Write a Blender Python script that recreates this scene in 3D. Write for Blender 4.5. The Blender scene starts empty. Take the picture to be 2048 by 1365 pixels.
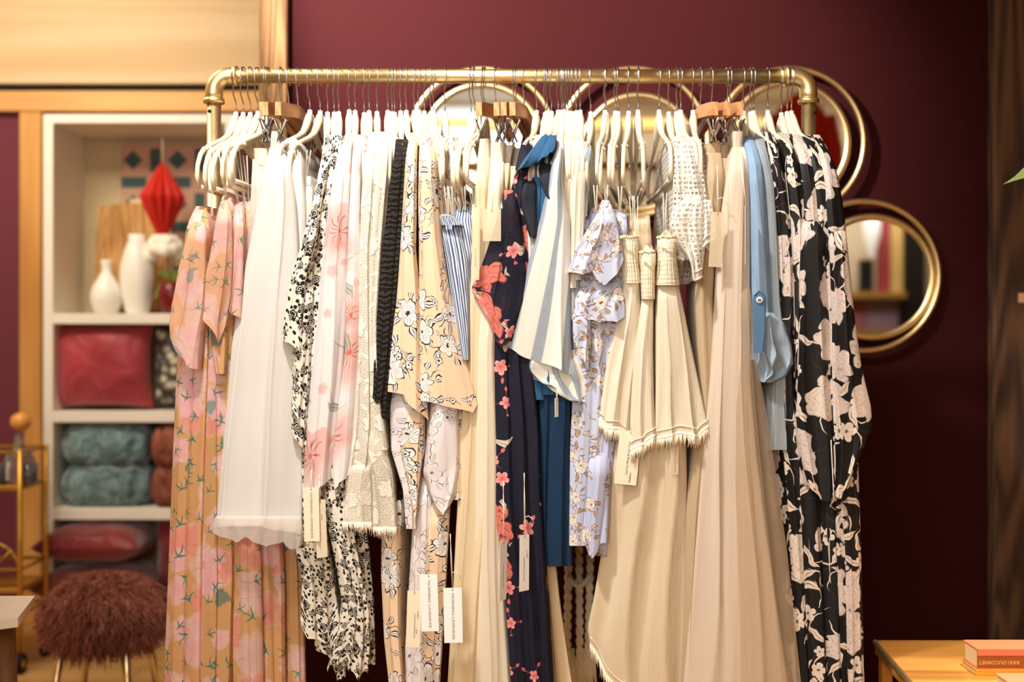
import bpy, math, random
from mathutils import Vector, Matrix, Euler
sc = bpy.context.scene
C = sc.collection
PI = math.pi
F, D, EYE = 2275.0, 2.68, 1.15
PXC, PYC = 1024, 682

def W(px, py, y):
    """world point seen at photo pixel (px, py) on the vertical plane at depth y"""
    d = y + D
    return Vector(((px-PXC)*d/F, y, EYE-(py-PYC)*d/F))

def lin(c):
    def f(v): return v/12.92 if v <= .04045 else ((v+.055)/1.055)**2.4
    if isinstance(c, str):
        c = c.lstrip('#'); c = tuple(int(c[i:i+2], 16)/255 for i in (0, 2, 4))
    return (f(c[0]), f(c[1]), f(c[2]), 1.0)

# ------------------------------------------------------------------ tagging
def tag(o, label=None, cat=None, group=None, kind=None):
    if label: o['label'] = label
    if cat: o['category'] = cat
    if group: o['group'] = group
    if kind: o['kind'] = kind
    return o
def thing(name, label, cat, loc=(0, 0, 0), group=None, rz=0):
    o = bpy.data.objects.new(name, None); C.objects.link(o)
    o.location = loc; o.rotation_euler = (0, 0, rz); o.empty_display_size = .05
    return tag(o, label, cat, group)
def adopt(o, parent, local=False):
    o.parent = parent
    if not local and parent.type == 'EMPTY':
        o.matrix_parent_inverse = (Matrix.Translation(parent.location) @ parent.rotation_euler.to_matrix().to_4x4()).inverted()

class MB:
    def __init__(s): s.v = []; s.f = []; s.uv = None
    def add(s, vs, fs):
        n = len(s.v); s.v += [tuple(v) for v in vs]; s.f += [tuple(i+n for i in f) for f in fs]; return s
    def box(s, a, b, bev=0.0, m=None):
        x0, x1 = sorted((a[0], b[0])); y0, y1 = sorted((a[1], b[1])); z0, z1 = sorted((a[2], b[2]))
        if bev <= 0:
            vs = [Vector((x, y, z)) for x in (x0, x1) for y in (y0, y1) for z in (z0, z1)]
            fs = [(0,1,3,2),(4,6,7,5),(0,4,5,1),(2,3,7,6),(0,2,6,4),(1,5,7,3)]
        else:
            b_ = min(bev, (x1-x0)/2.1, (y1-y0)/2.1, (z1-z0)/2.1); vs = []
            idx = {}
            for ix, (X, sx) in enumerate(((x0, 1), (x1, -1))):
                for iy, (Y, sy) in enumerate(((y0, 1), (y1, -1))):
                    for iz, (Z, sz) in enumerate(((z0, 1), (z1, -1))):
                        for ax in range(3):
                            p = [X+sx*b_, Y+sy*b_, Z+sz*b_]; p[ax] = (X, Y, Z)[ax]
                            idx[(ix, iy, iz, ax)] = len(vs); vs.append(Vector(p))
            fs = []
            for ax in range(3):
                o1, o2 = [a for a in range(3) if a != ax]
                for s_ in (0, 1):
                    q = []
                    for (u, v) in ((0,0),(1,0),(1,1),(0,1)):
                        k = [0,0,0]; k[ax] = s_; k[o1] = u; k[o2] = v; q.append(idx[(*k, ax)])
                    fs.append(q)
            for ax in range(3):
                o1, o2 = [a for a in range(3) if a != ax]
                for u in (0, 1):
                    for v in (0, 1):
                        k0 = [0,0,0]; k0[o1] = u; k0[o2] = v; k1 = list(k0); k1[ax] = 1
                        fs.append((idx[(*k0, o1)], idx[(*k1, o1)], idx[(*k1, o2)], idx[(*k0, o2)]))
            for k in [(i, j, l) for i in (0,1) for j in (0,1) for l in (0,1)]:
                fs.append((idx[(*k, 0)], idx[(*k, 1)], idx[(*k, 2)]))
        if m: vs = [m @ v for v in vs]
        return s.add(vs, fs)
    def tube(s, pts, r, n=10, closed=False, cap=True, flat=1.0, up=None):
        """tube along pts; r a number or list; flat squeezes it along `up`"""
        pts = [Vector(p) for p in pts]; N = len(pts); rr = r if isinstance(r, (list, tuple)) else [r]*N
        rings = []; prev = None
        for i, p in enumerate(pts):
            a = pts[i-1] if (i > 0 or closed) else p; b = pts[(i+1) % N] if (i < N-1 or closed) else p
            t = (b-a).normalized() if (b-a).length > 1e-9 else Vector((0, 0, 1))
            if up is not None: u = Vector(up)
            elif prev is not None: u = prev
            else: u = Vector((0, 0, 1)) if abs(t.z) < .9 else Vector((1, 0, 0))
            u = (u - t*u.dot(t)); u = u.normalized() if u.length > 1e-6 else t.orthogonal().normalized()
            prev = u; w = t.cross(u)
            rings.append([p + (u*math.cos(2*PI*k/n)*flat + w*math.sin(2*PI*k/n))*rr[i] for k in range(n)])
        vs = [v for rg in rings for v in rg]; fs = []
        for i in range(N if closed else N-1):
            j = (i+1) % N
            for k in range(n): fs.append((i*n+k, i*n+(k+1) % n, j*n+(k+1) % n, j*n+k))
        if cap and not closed:
            fs.append(tuple(range(n))[::-1]); fs.append(tuple((N-1)*n+k for k in range(n)))
        return s.add(vs, fs)
    def cyl(s, a, b, r, r2=None, n=20): return s.tube([a, b], [r, r if r2 is None else r2], n)
    def lathe(s, prof, c=(0, 0, 0), n=32, m=None, lump=0, seed=0):
        vs = []; fs = []; rnd = random.Random(seed)
        for i, (r, z) in enumerate(prof):
            for k in range(n):
                a = 2*PI*k/n; q = r*(1+(lump*math.sin(a*7+i*2.1)*math.cos(i*1.3) if lump else 0))
                v = Vector((q*math.cos(a), q*math.sin(a), z))
                vs.append((m @ v if m else v)+Vector(c))
        for i in range(len(prof)-1):
            for k in range(n): fs.append((i*n+k, i*n+(k+1) % n, (i+1)*n+(k+1) % n, (i+1)*n+k))
        fs.append(tuple(range(n))[::-1]); fs.append(tuple((len(prof)-1)*n+k for k in range(n)))
        return s.add(vs, fs)
    def torus(s, c, R, r, axis='y', n=96, m=12, ry=None):
        c = Vector(c); pts = []
        for i in range(n):
            a = 2*PI*i/n
            pts.append(c+Vector((R*math.cos(a), 0, R*math.sin(a))) if axis == 'y' else c+(Vector((0, R*math.cos(a), R*math.sin(a))) if axis == 'x' else Vector((R*math.cos(a), R*math.sin(a), 0))))
        return s.tube(pts, r, m, closed=True, up={'y': (0,1,0), 'x': (1,0,0), 'z': (0,0,1)}[axis])
    def poly(s, pts, thick):
        """flat polygon (list of points) extruded by vector"""
        n = len(pts); t = Vector(thick); a = [Vector(p) for p in pts]
        return s.add(a+[p+t for p in a], [tuple(range(n))[::-1], tuple(range(n, 2*n))]+[(i, (i+1) % n, n+(i+1) % n, n+i) for i in range(n)])
    def blob(s, c, rad, nu=40, nv=24, fn=None, sq=1.0, m=None):
        vs = []; fs = []
        def pw(v): return math.copysign(abs(v)**sq, v)
        for j in range(nv+1):
            ph = -PI/2+PI*j/nv
            for i in range(nu):
                th = 2*PI*i/nu
                v = Vector((pw(math.cos(ph))*pw(math.cos(th))*rad[0], pw(math.cos(ph))*pw(math.sin(th))*rad[1], pw(math.sin(ph))*rad[2]))
                if fn: v = fn(v, th, ph)
                if m: v = m @ v
                vs.append(v+Vector(c))
        for j in range(nv):
            for i in range(nu): fs.append((j*nu+i, j*nu+(i+1) % nu, (j+1)*nu+(i+1) % nu, (j+1)*nu+i))
        return s.add(vs, fs)
    def build(s, name, mat, parent=None, smooth=True, local=False, auto=None):
        me = bpy.data.meshes.new(name); me.from_pydata(s.v, [], s.f)
        if mat: me.materials.append(mat)
        me.polygons.foreach_set('use_smooth', [smooth]*len(me.polygons))
        if s.uv:
            l = me.uv_layers.new(name='UVMap'); l.data.foreach_set('uv', s.uv)
        me.validate(); me.update()
        if smooth and auto:
            try: me.set_sharp_from_angle(angle=math.radians(auto))
            except Exception: pass
        o = bpy.data.objects.new(name, me); C.objects.link(o)
        if parent is not None: adopt(o, parent, local)
        return o
def bx(name, a, b, mat, parent=None, bev=.002, **k):
    return MB().box(a, b, bev).build(name, mat, parent, smooth=False, **k)

def text(name, body, size, loc, rot, mat, parent, width=None, off=0.0):
    cu = bpy.data.curves.new(name, 'FONT'); cu.body = body; cu.size = size; cu.extrude = .00008; cu.resolution_u = 2
    cu.offset = off; cu.align_x = 'CENTER'; cu.align_y = 'CENTER'
    t = bpy.data.objects.new(name, cu); C.objects.link(t)
    bpy.context.view_layer.update()
    me = bpy.data.meshes.new_from_object(t.evaluated_get(bpy.context.evaluated_depsgraph_get()))
    C.objects.unlink(t); bpy.data.objects.remove(t)
    M = Matrix.Translation(loc) @ Euler(rot).to_matrix().to_4x4()
    if width:
        xs = [v.co.x for v in me.vertices]; k = width/(max(xs)-min(xs)); M = M @ Matrix.Diagonal((k, 1, 1, 1))
    me.transform(M); me.materials.clear(); me.materials.append(mat)
    o = bpy.data.objects.new(name, me); C.objects.link(o); adopt(o, parent); return o

# ------------------------------------------------------------------ node helpers
class G:
    def __init__(s, name):
        s.m = bpy.data.materials.new(name); s.m.use_nodes = True; s.t = s.m.node_tree; s.t.nodes.clear()
        s.out = s.n('OutputMaterial')
    def n(s, kind, **k):
        nd = s.t.nodes.new('ShaderNode'+kind)
        for a, b in k.items(): setattr(nd, a, b)
        return nd
    def put(s, sock, v):
        if isinstance(v, bpy.types.NodeSocket): s.t.links.new(v, sock)
        elif v is not None:
            if isinstance(v, (tuple, list)) and len(v) == 4 and sock.type == 'VECTOR': v = v[:3]
            sock.default_value = v
    def M(s, op, a, b=None, c=None, clamp=False):
        nd = s.n('Math', operation=op); nd.use_clamp = clamp
        s.put(nd.inputs[0], a); s.put(nd.inputs[1], b); s.put(nd.inputs[2], c); return nd.outputs[0]
    def V(s, op, a, b=None, sc_=None):
        nd = s.n('VectorMath', operation=op); s.put(nd.inputs[0], a); s.put(nd.inputs[1], b)
        if sc_ is not None: s.put(nd.inputs[3], sc_)
        return nd.outputs['Value'] if op in ('LENGTH', 'DOT_PRODUCT', 'DISTANCE') else nd.outputs[0]
    def mix(s, f, a, b, mode='MIX'):
        nd = s.n('Mix', data_type='RGBA', blend_type=mode); s.put(nd.inputs[0], f); s.put(nd.inputs[6], a); s.put(nd.inputs[7], b); return nd.outputs[2]
    def xyz(s, v):
        nd = s.n('SeparateXYZ'); s.put(nd.inputs[0], v); return nd.outputs
    def cxyz(s, x, y, z=0.0):
        nd = s.n('CombineXYZ'); s.put(nd.inputs[0], x); s.put(nd.inputs[1], y); s.put(nd.inputs[2], z); return nd.outputs[0]
    def noise(s, vec, scale, det=2.0, rough=.5, dist=0.0):
        nd = s.n('TexNoise'); s.put(nd.inputs['Vector'], vec); nd.inputs['Scale'].default_value = scale
        nd.inputs['Detail'].default_value = det; nd.inputs['Roughness'].default_value = rough; nd.inputs['Distortion'].default_value = dist
        return nd.outputs['Fac'], nd.outputs['Color']
    def vor(s, vec, scale=1.0, rnd=1.0, feature='F1', dims='2D'):
        nd = s.n('TexVoronoi', voronoi_dimensions=dims, feature=feature); s.put(nd.inputs['Vector'], vec)
        nd.inputs['Scale'].default_value = scale; nd.inputs['Randomness'].default_value = rnd; return nd.outputs
    def ramp(s, f, stops):
        nd = s.n('ValToRGB'); s.put(nd.inputs[0], f); el = nd.color_ramp.elements
        while len(el) < len(stops): el.new(.5)
        for e, (p, c) in zip(el, stops): e.position = p; e.color = c
        return nd.outputs[0]
    def uv(s): return s.n('UVMap').outputs[0]
    def obj(s): return s.n('TexCoord').outputs['Object']
    def scale(s, v, k): return s.V('MULTIPLY', v, k if isinstance(k, tuple) else (k, k, k))
    def below(s, q, thr, soft=.06): return s.M('ADD', s.M('DIVIDE', s.M('SUBTRACT', thr, q), soft), .5, clamp=True)
    def mul(s, *a):
        r = a[0]
        for x in a[1:]: r = s.M('MULTIPLY', r, x)
        return r
    def bsdf(s, col, rough=.8, metal=0.0, transl=0.0, alpha=None, bump=None, bs=.3, bd=.002, sheen=0.0, spec=.3, tcol=None, emit=None, trans=0, ior=None):
        p = s.n('BsdfPrincipled'); s.put(p.inputs['Base Color'], col); s.put(p.inputs['Roughness'], rough); s.put(p.inputs['Metallic'], metal)
        p.inputs['Specular IOR Level'].default_value = spec
        if sheen: p.inputs['Sheen Weight'].default_value = sheen
        if trans: p.inputs['Transmission Weight'].default_value = trans
        if emit: p.inputs['Emission Color'].default_value = emit[0]; p.inputs['Emission Strength'].default_value = emit[1]
        nrm = None
        if bump is not None:
            b = s.n('Bump'); b.inputs['Strength'].default_value = bs; b.inputs['Distance'].default_value = bd; s.put(b.inputs['Height'], bump)
            nrm = b.outputs[0]; s.put(p.inputs['Normal'], nrm)
        o = p.outputs[0]
        if transl:
            t = s.n('BsdfTranslucent'); s.put(t.inputs[0], tcol if tcol is not None else col)
            if nrm is not None: s.put(t.inputs['Normal'], nrm)
            mx = s.n('MixShader'); mx.inputs[0].default_value = transl; s.t.links.new(o, mx.inputs[1]); s.t.links.new(t.outputs[0], mx.inputs[2]); o = mx.outputs[0]
        if alpha is not None:
            t = s.n('BsdfTransparent'); mx = s.n('MixShader'); s.put(mx.inputs[0], alpha); s.t.links.new(t.outputs[0], mx.inputs[1]); s.t.links.new(o, mx.inputs[2]); o = mx.outputs[0]
        s.t.links.new(o, s.out.inputs[0]); return s.m

def flower(g, uv, scale, R=.32, n=5, dens=.6, off=(0, 0), rnd=.75, lobe=.45, warp=.0):
    """one flower per voronoi cell. returns q (0 centre..1 edge), angle, local coords, random channels, present"""
    v = g.V('ADD', g.scale(uv, scale), (off[0], off[1], 0))
    if warp:
        v = g.V('ADD', v, g.scale(g.V('SUBTRACT', g.noise(v, 3.0, 1)[1], (.5, .5, .5)), warp))
    o = g.vor(v, 1.0, rnd); loc = g.V('SUBTRACT', v, o['Position'])
    c = g.n('SeparateColor'); g.put(c.inputs[0], o['Color']); r, gg, b = c.outputs[0], c.outputs[1], c.outputs[2]
    x, y, _ = g.xyz(loc); rot = g.M('MULTIPLY', r, 6.283)
    ang = g.M('ADD', g.M('ARCTAN2', y, x), rot); rr = g.M('SQRT', g.M('ADD', g.M('MULTIPLY', x, x), g.M('MULTIPLY', y, y)))
    lob = g.M('ABSOLUTE', g.M('COSINE', g.M('MULTIPLY', ang, n/2)))
    Rv = g.mul(R, g.M('MULTIPLY_ADD', gg, .5, .6), g.M('MULTIPLY_ADD', g.M('POWER', lob, .6), lobe, 1-lobe))
    q = g.M('DIVIDE', rr, Rv); absent = g.M('GREATER_THAN', b, dens)
    q = g.M('MULTIPLY_ADD', absent, 10, q)
    cs, sn = g.M('COSINE', rot), g.M('SINE', rot)
    lx = g.M('SUBTRACT', g.M('MULTIPLY', x, cs), g.M('MULTIPLY', y, sn)); ly = g.M('ADD', g.M('MULTIPLY', x, sn), g.M('MULTIPLY', y, cs))
    return dict(q=q, ang=ang, lx=lx, ly=ly, r=r, g=gg, b=b, rr=rr, absent=absent, v=v)
def leaf(g, fl, a, off, ln, wd, curve=0.0):
    """leaf attached to a flower: direction a, centre at distance off. returns e: |across|/halfwidth (<1 inside)"""
    ca, sa = math.cos(a), math.sin(a)
    x = g.M('SUBTRACT', g.M('ADD', g.M('MULTIPLY', fl['lx'], ca), g.M('MULTIPLY', fl['ly'], sa)), off)
    y = g.M('SUBTRACT', g.M('MULTIPLY', fl['ly'], ca), g.M('MULTIPLY', fl['lx'], sa))
    t = g.M('DIVIDE', x, ln); t2 = g.M('MULTIPLY', t, t)
    if curve: y = g.M('ADD', y, g.M('MULTIPLY', t2, curve))
    w = g.M('MAXIMUM', g.M('MULTIPLY', g.M('SUBTRACT', 1, t2), wd), .0004)
    return g.M('MULTIPLY_ADD', fl['absent'], 50, g.M('DIVIDE', g.M('ABSOLUTE', y), w))
def ring(g, q, c, w, soft=.05): return g.below(g.M('ABSOLUTE', g.M('SUBTRACT', q, c)), w, soft)
def rays(g, fl, k, thr=.25): return g.below(g.M('ABSOLUTE', g.M('SINE', g.M('MULTIPLY', fl['ang'], k))), thr, .15)
def weave(g, uv, sc_=900, ):
    return g.noise(g.V('MULTIPLY', uv, (1, .25, 1)), sc_, 1)[0]
def wrinkle(g, uv, k=14, vert=.25): return g.noise(g.V('MULTIPLY', uv, (1, vert, 1)), k, 4, .6)[0]
# ------------------------------------------------------------------ fabrics
def simple(name, col, rough=.6, metal=0.0, bump=None, spec=.4, var=.08, **k):
    g = G(name); o = g.obj(); n = g.noise(o, 9, 3)[0]; c = lin(col)
    cc = g.mix(n, tuple(v*(1-var) for v in c[:3])+(1,), tuple(min(1, v*(1+var)) for v in c[:3])+(1,))
    b = g.noise(o, bump[0], 3)[0] if bump else None
    return g.bsdf(cc, rough, metal, bump=b, bs=bump[1] if bump else 0, spec=spec, **k)

def plain_cloth(name, col, col2=None, transl=.2, wk=14, bs=.5, rough=.8, alpha=None, slub=.5, sheen=.2):
    g = G(name); uv = g.uv(); w = wrinkle(g, uv, wk)
    a = lin(col); b = lin(col2) if col2 else tuple(v*.8 for v in a[:3])+(1,)
    c = g.mix(w, b, a); sl = g.noise(g.V('MULTIPLY', uv, (1, .06, 1)), 420, 2)[0]
    c = g.mix(g.M('MULTIPLY', sl, slub), c, tuple(v*.82 for v in a[:3])+(1,))
    h = g.M('ADD', g.M('MULTIPLY', w, 1.0), g.M('MULTIPLY', sl, .12))
    return g.bsdf(c, rough, transl=transl, alpha=alpha, bump=h, bs=bs, bd=.01, sheen=sheen)

def print_cloth(name, col, transl=.2, rough=.75, bs=.4, alpha=None, g=None, uv=None, sheen=0):
    w = wrinkle(g, uv, 16); return g.bsdf(col, rough, transl=transl, bump=w, bs=bs, bd=.008, alpha=alpha, sheen=sheen)

def m_ditsy(name='ditsy_rose_cotton', base='f3ead8'):
    g = G(name); uv = g.uv(); col = lin(base); ink = lin('15110f')
    for k, (sc_, R, dens, off) in enumerate(((36, .46, .85, (.3, .7)), (80, .36, .7, (5.1, 2.2)))):
        f = flower(g, uv, sc_, R, 5, dens, off, .8, .3)
        inside = g.below(f['q'], 1, .1)
        sw = g.M('SINE', g.M('ADD', g.M('MULTIPLY', f['q'], 15 if k == 0 else 6), g.M('MULTIPLY', f['ang'], 2)))
        body = g.M('MULTIPLY', inside, g.below(sw, .45, .5)) if k == 0 else inside
        col = g.mix(body, col, ink)
        if k == 0:
            for a in (0.4, 2.3, 4.4):
                e = leaf(g, f, a, .46, .17, .085); lf = g.M('MULTIPLY', g.below(e, 1, .2), g.M('SUBTRACT', 1, g.below(e, .22, .2))); col = g.mix(lf, col, ink)
            e = leaf(g, f, 1.3, .42, .28, .022, .1); col = g.mix(g.below(e, 1, .3), col, ink)
    return print_cloth(name, col, g=g, uv=uv)

def m_line(name, base, petal, ink, sc_=13, dens=.7, ink2=None, R=.44, leafc=None, small=True, lw=1.0, rough=.75, warp=.28):
    """flowers drawn with a pen: pale petals, dark outline and veins, leaves and twigs"""
    g = G(name); uv = g.uv(); col = lin(base); pt, ik = lin(petal), lin(ink); lf = lin(leafc or petal)
    f = flower(g, uv, sc_, R, 5, dens, (.2, .4), .7, .55, warp)
    for a, off, ln, wd, cv in ((.5, .5, .2, .085, .04), (1.5, .47, .19, .075, -.04), (2.9, .52, .21, .08, .05), (3.9, .5, .17, .07, 0), (5.3, .5, .22, .075, .06)):
        e = leaf(g, f, a, off, ln, wd, cv)
        col = g.mix(g.below(e, 1, .15), col, lf); col = g.mix(g.M('MULTIPLY', g.M('ADD', ring(g, e, 1, .2*lw, .2), g.below(e, .12*lw, .15), clamp=True), 1), col, ik)
    for a in (1.0, 3.4, 4.8):
        e = leaf(g, f, a, .4, .3, .014, .12); col = g.mix(g.below(e, 1, .4), col, ik)
    col = g.mix(g.below(f['q'], 1, .03), col, pt)
    ln = g.M('MULTIPLY', rays(g, f, 9, .22*lw), g.below(g.M('ABSOLUTE', g.M('SUBTRACT', f['q'], .42)), .26, .3))
    ed = ring(g, f['q'], .97, .035*lw, .03); ctr = g.below(f['q'], .16, .08)
    col = g.mix(g.M('ADD', g.M('ADD', ln, ed), ctr, clamp=True), col, ik)
    if small:
        h = flower(g, uv, sc_*2.1, .26, 5, .33, (3.3, 7.7), .8, .5, warp)
        e = leaf(g, h, .8, .36, .2, .07); col = g.mix(g.below(e, 1, .15), col, lf); col = g.mix(g.M('ADD', ring(g, e, 1, .25*lw, .2), g.below(leaf(g, h, 3.6, .36, .25, .02, .1), 1, .3), clamp=True), col, ik)
        col = g.mix(g.below(h['q'], 1, .05), col, pt); col = g.mix(g.M('ADD', ring(g, h['q'], .9, .1*lw, .08), g.below(h['q'], .3, .1), clamp=True), col, ik)
    return print_cloth(name, col, g=g, uv=uv, rough=rough)

def m_peach_soft(name, base='e0ac74', alpha=None, pale=0.0):
    g = G(name); uv = g.uv(); col = lin(base)
    n = g.noise(uv, 10, 2)[0]; col = g.mix(n, tuple(v*.85 for v in lin(base)[:3])+(1,), col)
    for k, (sc_, off, dn, c1, c2) in enumerate(((8, (.1, .3), .75, 'f3d8cc', 'e0b3b4'), (9.5, (3.1, 6.3), .35, 'f2b4a2', 'e88a80'), (13, (8.1, 2.3), .4, 'f3dcd8', 'eba6ac'))):
        f = flower(g, uv, sc_, .5, 6, dn, off, .75, .22, .3)
        pk = g.mix(g.noise(uv, 38, 3)[0], lin(c1), lin(c2)); pk = g.mix(g.M('MULTIPLY', g.below(f['q'], .4, .5), .6), pk, lin(c2))
        pk = g.mix(g.M('MULTIPLY', g.M('MULTIPLY', rays(g, f, 4, .12), g.below(.35, f['q'], .3)), .35), pk, lin('a06a86')); pk = g.mix(g.M('MULTIPLY', ring(g, f['q'], .95, .07, .1), .5), pk, lin('fbeee6'))
        col = g.mix(g.M('MULTIPLY', g.below(f['q'], .92, .3), .8), col, pk)
    for sc_, off, ln in ((19, (7.3, 1.1), .42), (24, (1.3, 4.1), .4)):
        tl = flower(g, uv, sc_, .3, 4, .42, off, .85, .5, .2)
        for a, o_, wd, cv in ((.4, .1, .04, .1), (1.3, .2, .03, -.12), (2.4, .15, .035, .1)):
            col = g.mix(g.M('MULTIPLY', g.below(leaf(g, tl, a, o_, ln*.8, wd, cv), 1, .4), .85), col, lin('2f8474'))
    t2 = flower(g, uv, 9, .2, 3, .3, (1.7, 9.4), .8, .5, .35); col = g.mix(g.M('MULTIPLY', g.below(t2['q'], .9, .3), .75), col, g.mix(t2['r'], lin('6aa59b'), lin('2d5f58')))
    if pale: col = g.mix(pale, col, lin('f6d9c8'))
    return g.bsdf(col, .7, transl=.35, alpha=alpha, bump=wrinkle(g, uv, 14), bs=.3, bd=.01)

def m_sparse(name='white_sparse_floral', dens=.55):
    g = G(name); uv = g.uv(); col = lin('f4efec')
    f = flower(g, uv, 8, .34, 6, dens*.6, (.45, .25), .6, .3, .4); lf_ = flower(g, uv, 6.5, .3, 6, .8, (3.45, 1.25), .6, .3, .15)
    col = g.mix(g.M('MULTIPLY', g.below(f['q'], 1.5, 1.1), .75), col, lin('f2b3a8'))
    col = g.mix(g.M('MULTIPLY', g.M('MULTIPLY', rays(g, f, 5, .35), g.below(f['q'], .75, .3)), .85), col, lin('a4533d'))
    col = g.mix(g.below(f['q'], .2, .15), col, lin('e4735f'))
    for a, off, ln, wd, cv in ((.2, .2, .26, .06, .08), (1.4, .22, .24, .05, -.1), (3.4, .2, .22, .05, .08)):
        e = leaf(g, lf_, a, off, ln, wd, cv); col = g.mix(g.M('MULTIPLY', g.below(e, 1, .3), .75), col, lin('b3bdae')); col = g.mix(g.M('MULTIPLY', g.M('ADD', g.below(e, .14, .15), ring(g, e, 1, .1, .15), clamp=True), .7), col, lin('6f7a75'))
    for a in (1.2, 3.2, 5.2): col = g.mix(g.M('MULTIPLY', g.below(leaf(g, lf_, a, .2, .36, .008, .18), 1, .5), .6), col, lin('6c6a68'))
    h = flower(g, uv, 17, .25, 5, .3, (4.4, 1.2), .8, .3, .1); col = g.mix(g.M('MULTIPLY', g.below(h['q'], 1, .7), .6), col, lin('f0a79b'))
    return print_cloth(name, col, g=g, uv=uv, transl=.3)

def m_black_cream(name, off=(0, 0)):
    g = G(name); uv = g.V('ADD', g.uv(), (off[0], off[1], 0)); col = lin('0d0a0b'); cr, ik = lin('dccbba'), lin('463c40')
    s_ = flower(g, uv, 11, .3, 3, .9, (3.2, 1.7), .9, .3, .2)
    for a, o_, ln, wd, cv in ((.3, .25, .34, .07, .1), (2.0, .3, .3, .085, -.1), (3.7, .25, .36, .02, .15), (5.0, .3, .32, .018, -.2)):
        e = leaf(g, s_, a, o_, ln, wd, cv); col = g.mix(g.below(e, 1, .1), col, cr)
        if wd > .05: col = g.mix(g.below(e, .1, .1), col, ik)
    h = flower(g, uv, 17, .36, 5, .5, (6.1, 3.7), .75, .55, .1); col = g.mix(g.below(h['q'], 1, .06), col, cr); col = g.mix(g.M('MULTIPLY', g.M('ADD', g.below(h['q'], .2, .1), g.M('MULTIPLY', rays(g, h, 5, .12), g.below(h['q'], .6, .2)), clamp=True), .9), col, ik)
    f = flower(g, uv, 8, .5, 7, .75, (.2, .9), .6, .3, .35)
    n = g.noise(uv, 60, 3, .7, 1.5)[0]; pet = g.mix(g.M('MULTIPLY', f['r'], .5), cr, lin('cfc0c4'))
    sw = g.M('SINE', g.M('ADD', g.M('MULTIPLY', f['q'], 14), g.M('ADD', g.M('MULTIPLY', f['ang'], 3), g.M('MULTIPLY', n, 8))))
    pet = g.mix(g.M('MULTIPLY', g.below(g.M('ABSOLUTE', sw), .11, .12), .75), pet, ik); pet = g.mix(g.M('MULTIPLY', g.below(n, .4, .05), .35), pet, ik)
    col = g.mix(g.below(f['q'], 1, .05), col, pet)
    return g.bsdf(col, .6, transl=.08, bump=wrinkle(g, uv, 14), bs=.35, bd=.008, spec=.35)

def m_navy(name='navy_floral_chiffon', alpha=None):
    g = G(name); uv = g.uv(); col = g.mix(g.noise(uv, 25, 3)[0], lin('0b0a14'), lin('1b1b33'))
    b = flower(g, uv, 9, .44, 6, .55, (2.1, .3), .8, .3, .5)
    bc = g.mix(g.noise(uv, 60, 3)[0], lin('c6493c'), lin('e9917f')); bc = g.mix(g.M('MULTIPLY', g.below(g.M('ABSOLUTE', g.M('SINE', g.M('ADD', g.M('MULTIPLY', b['q'], 12), g.M('MULTIPLY', b['ang'], 2)))), .2, .3), .8), bc, lin('3b1c22'))
    col = g.mix(g.below(b['q'], 1, .1), col, bc)
    for a, o_, ln, wd in ((.6, .62, .28, .11), (2.6, .62, .25, .09), (4.5, .6, .27, .1)):
        e = leaf(g, b, a, o_, ln, wd, .05); col = g.mix(g.below(e, 1, .1), col, lin('cfc3b0')); col = g.mix(g.below(e, .1, .12), col, lin('6a5a4c'))
    f = flower(g, uv, 17, .33, 5, .42, (.2, .8), .8, .6, .08)
    for a in (.8, 2.5, 4.1):
        col = g.mix(g.below(leaf(g, f, a, .5, .11, .06), 1, .2), col, lin('dc6a6a')); col = g.mix(g.below(leaf(g, f, a, .3, .25, .012), 1, .4), col, lin('8a4a55'))
    col = g.mix(g.below(f['q'], 1, .1), col, g.mix(f['q'], lin('c84660'), lin('f5a89c')))
    return g.bsdf(col, .75, transl=.1, alpha=alpha, bump=wrinkle(g, uv, 15), bs=.4, bd=.008)

def m_lavender(name='lavender_floral_cotton', base='ccd2e8', sc_=20, dens=.72):
    return m_line(name, base, 'f6ece0', '7d4a3c', sc_, dens, R=.36, leafc='c4b08c', lw=1.2)

def m_stripe(name, base, ink, per, wd, slant=0.0, rough=.85, nz=.0):
    g = G(name); uv = g.uv(); x, y, _ = g.xyz(uv); t = g.M('ADD', x, g.M('MULTIPLY', y, slant))
    if nz: t = g.M('ADD', t, g.M('MULTIPLY', g.noise(uv, 12, 2)[0], nz))
    fr = g.M('FRACT', g.M('DIVIDE', t, per)); m = g.below(g.M('ABSOLUTE', g.M('SUBTRACT', fr, .5)), wd/2, .04)
    tex = g.noise(g.V('MULTIPLY', uv, (1, .1, 1)), 500, 2)[0]
    ik = g.mix(tex, lin(ink), tuple(min(1, v*1.7+.02) for v in lin(ink)[:3])+(1,))
    return print_cloth(name, g.mix(m, lin(base), ik), g=g, uv=uv)

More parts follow.
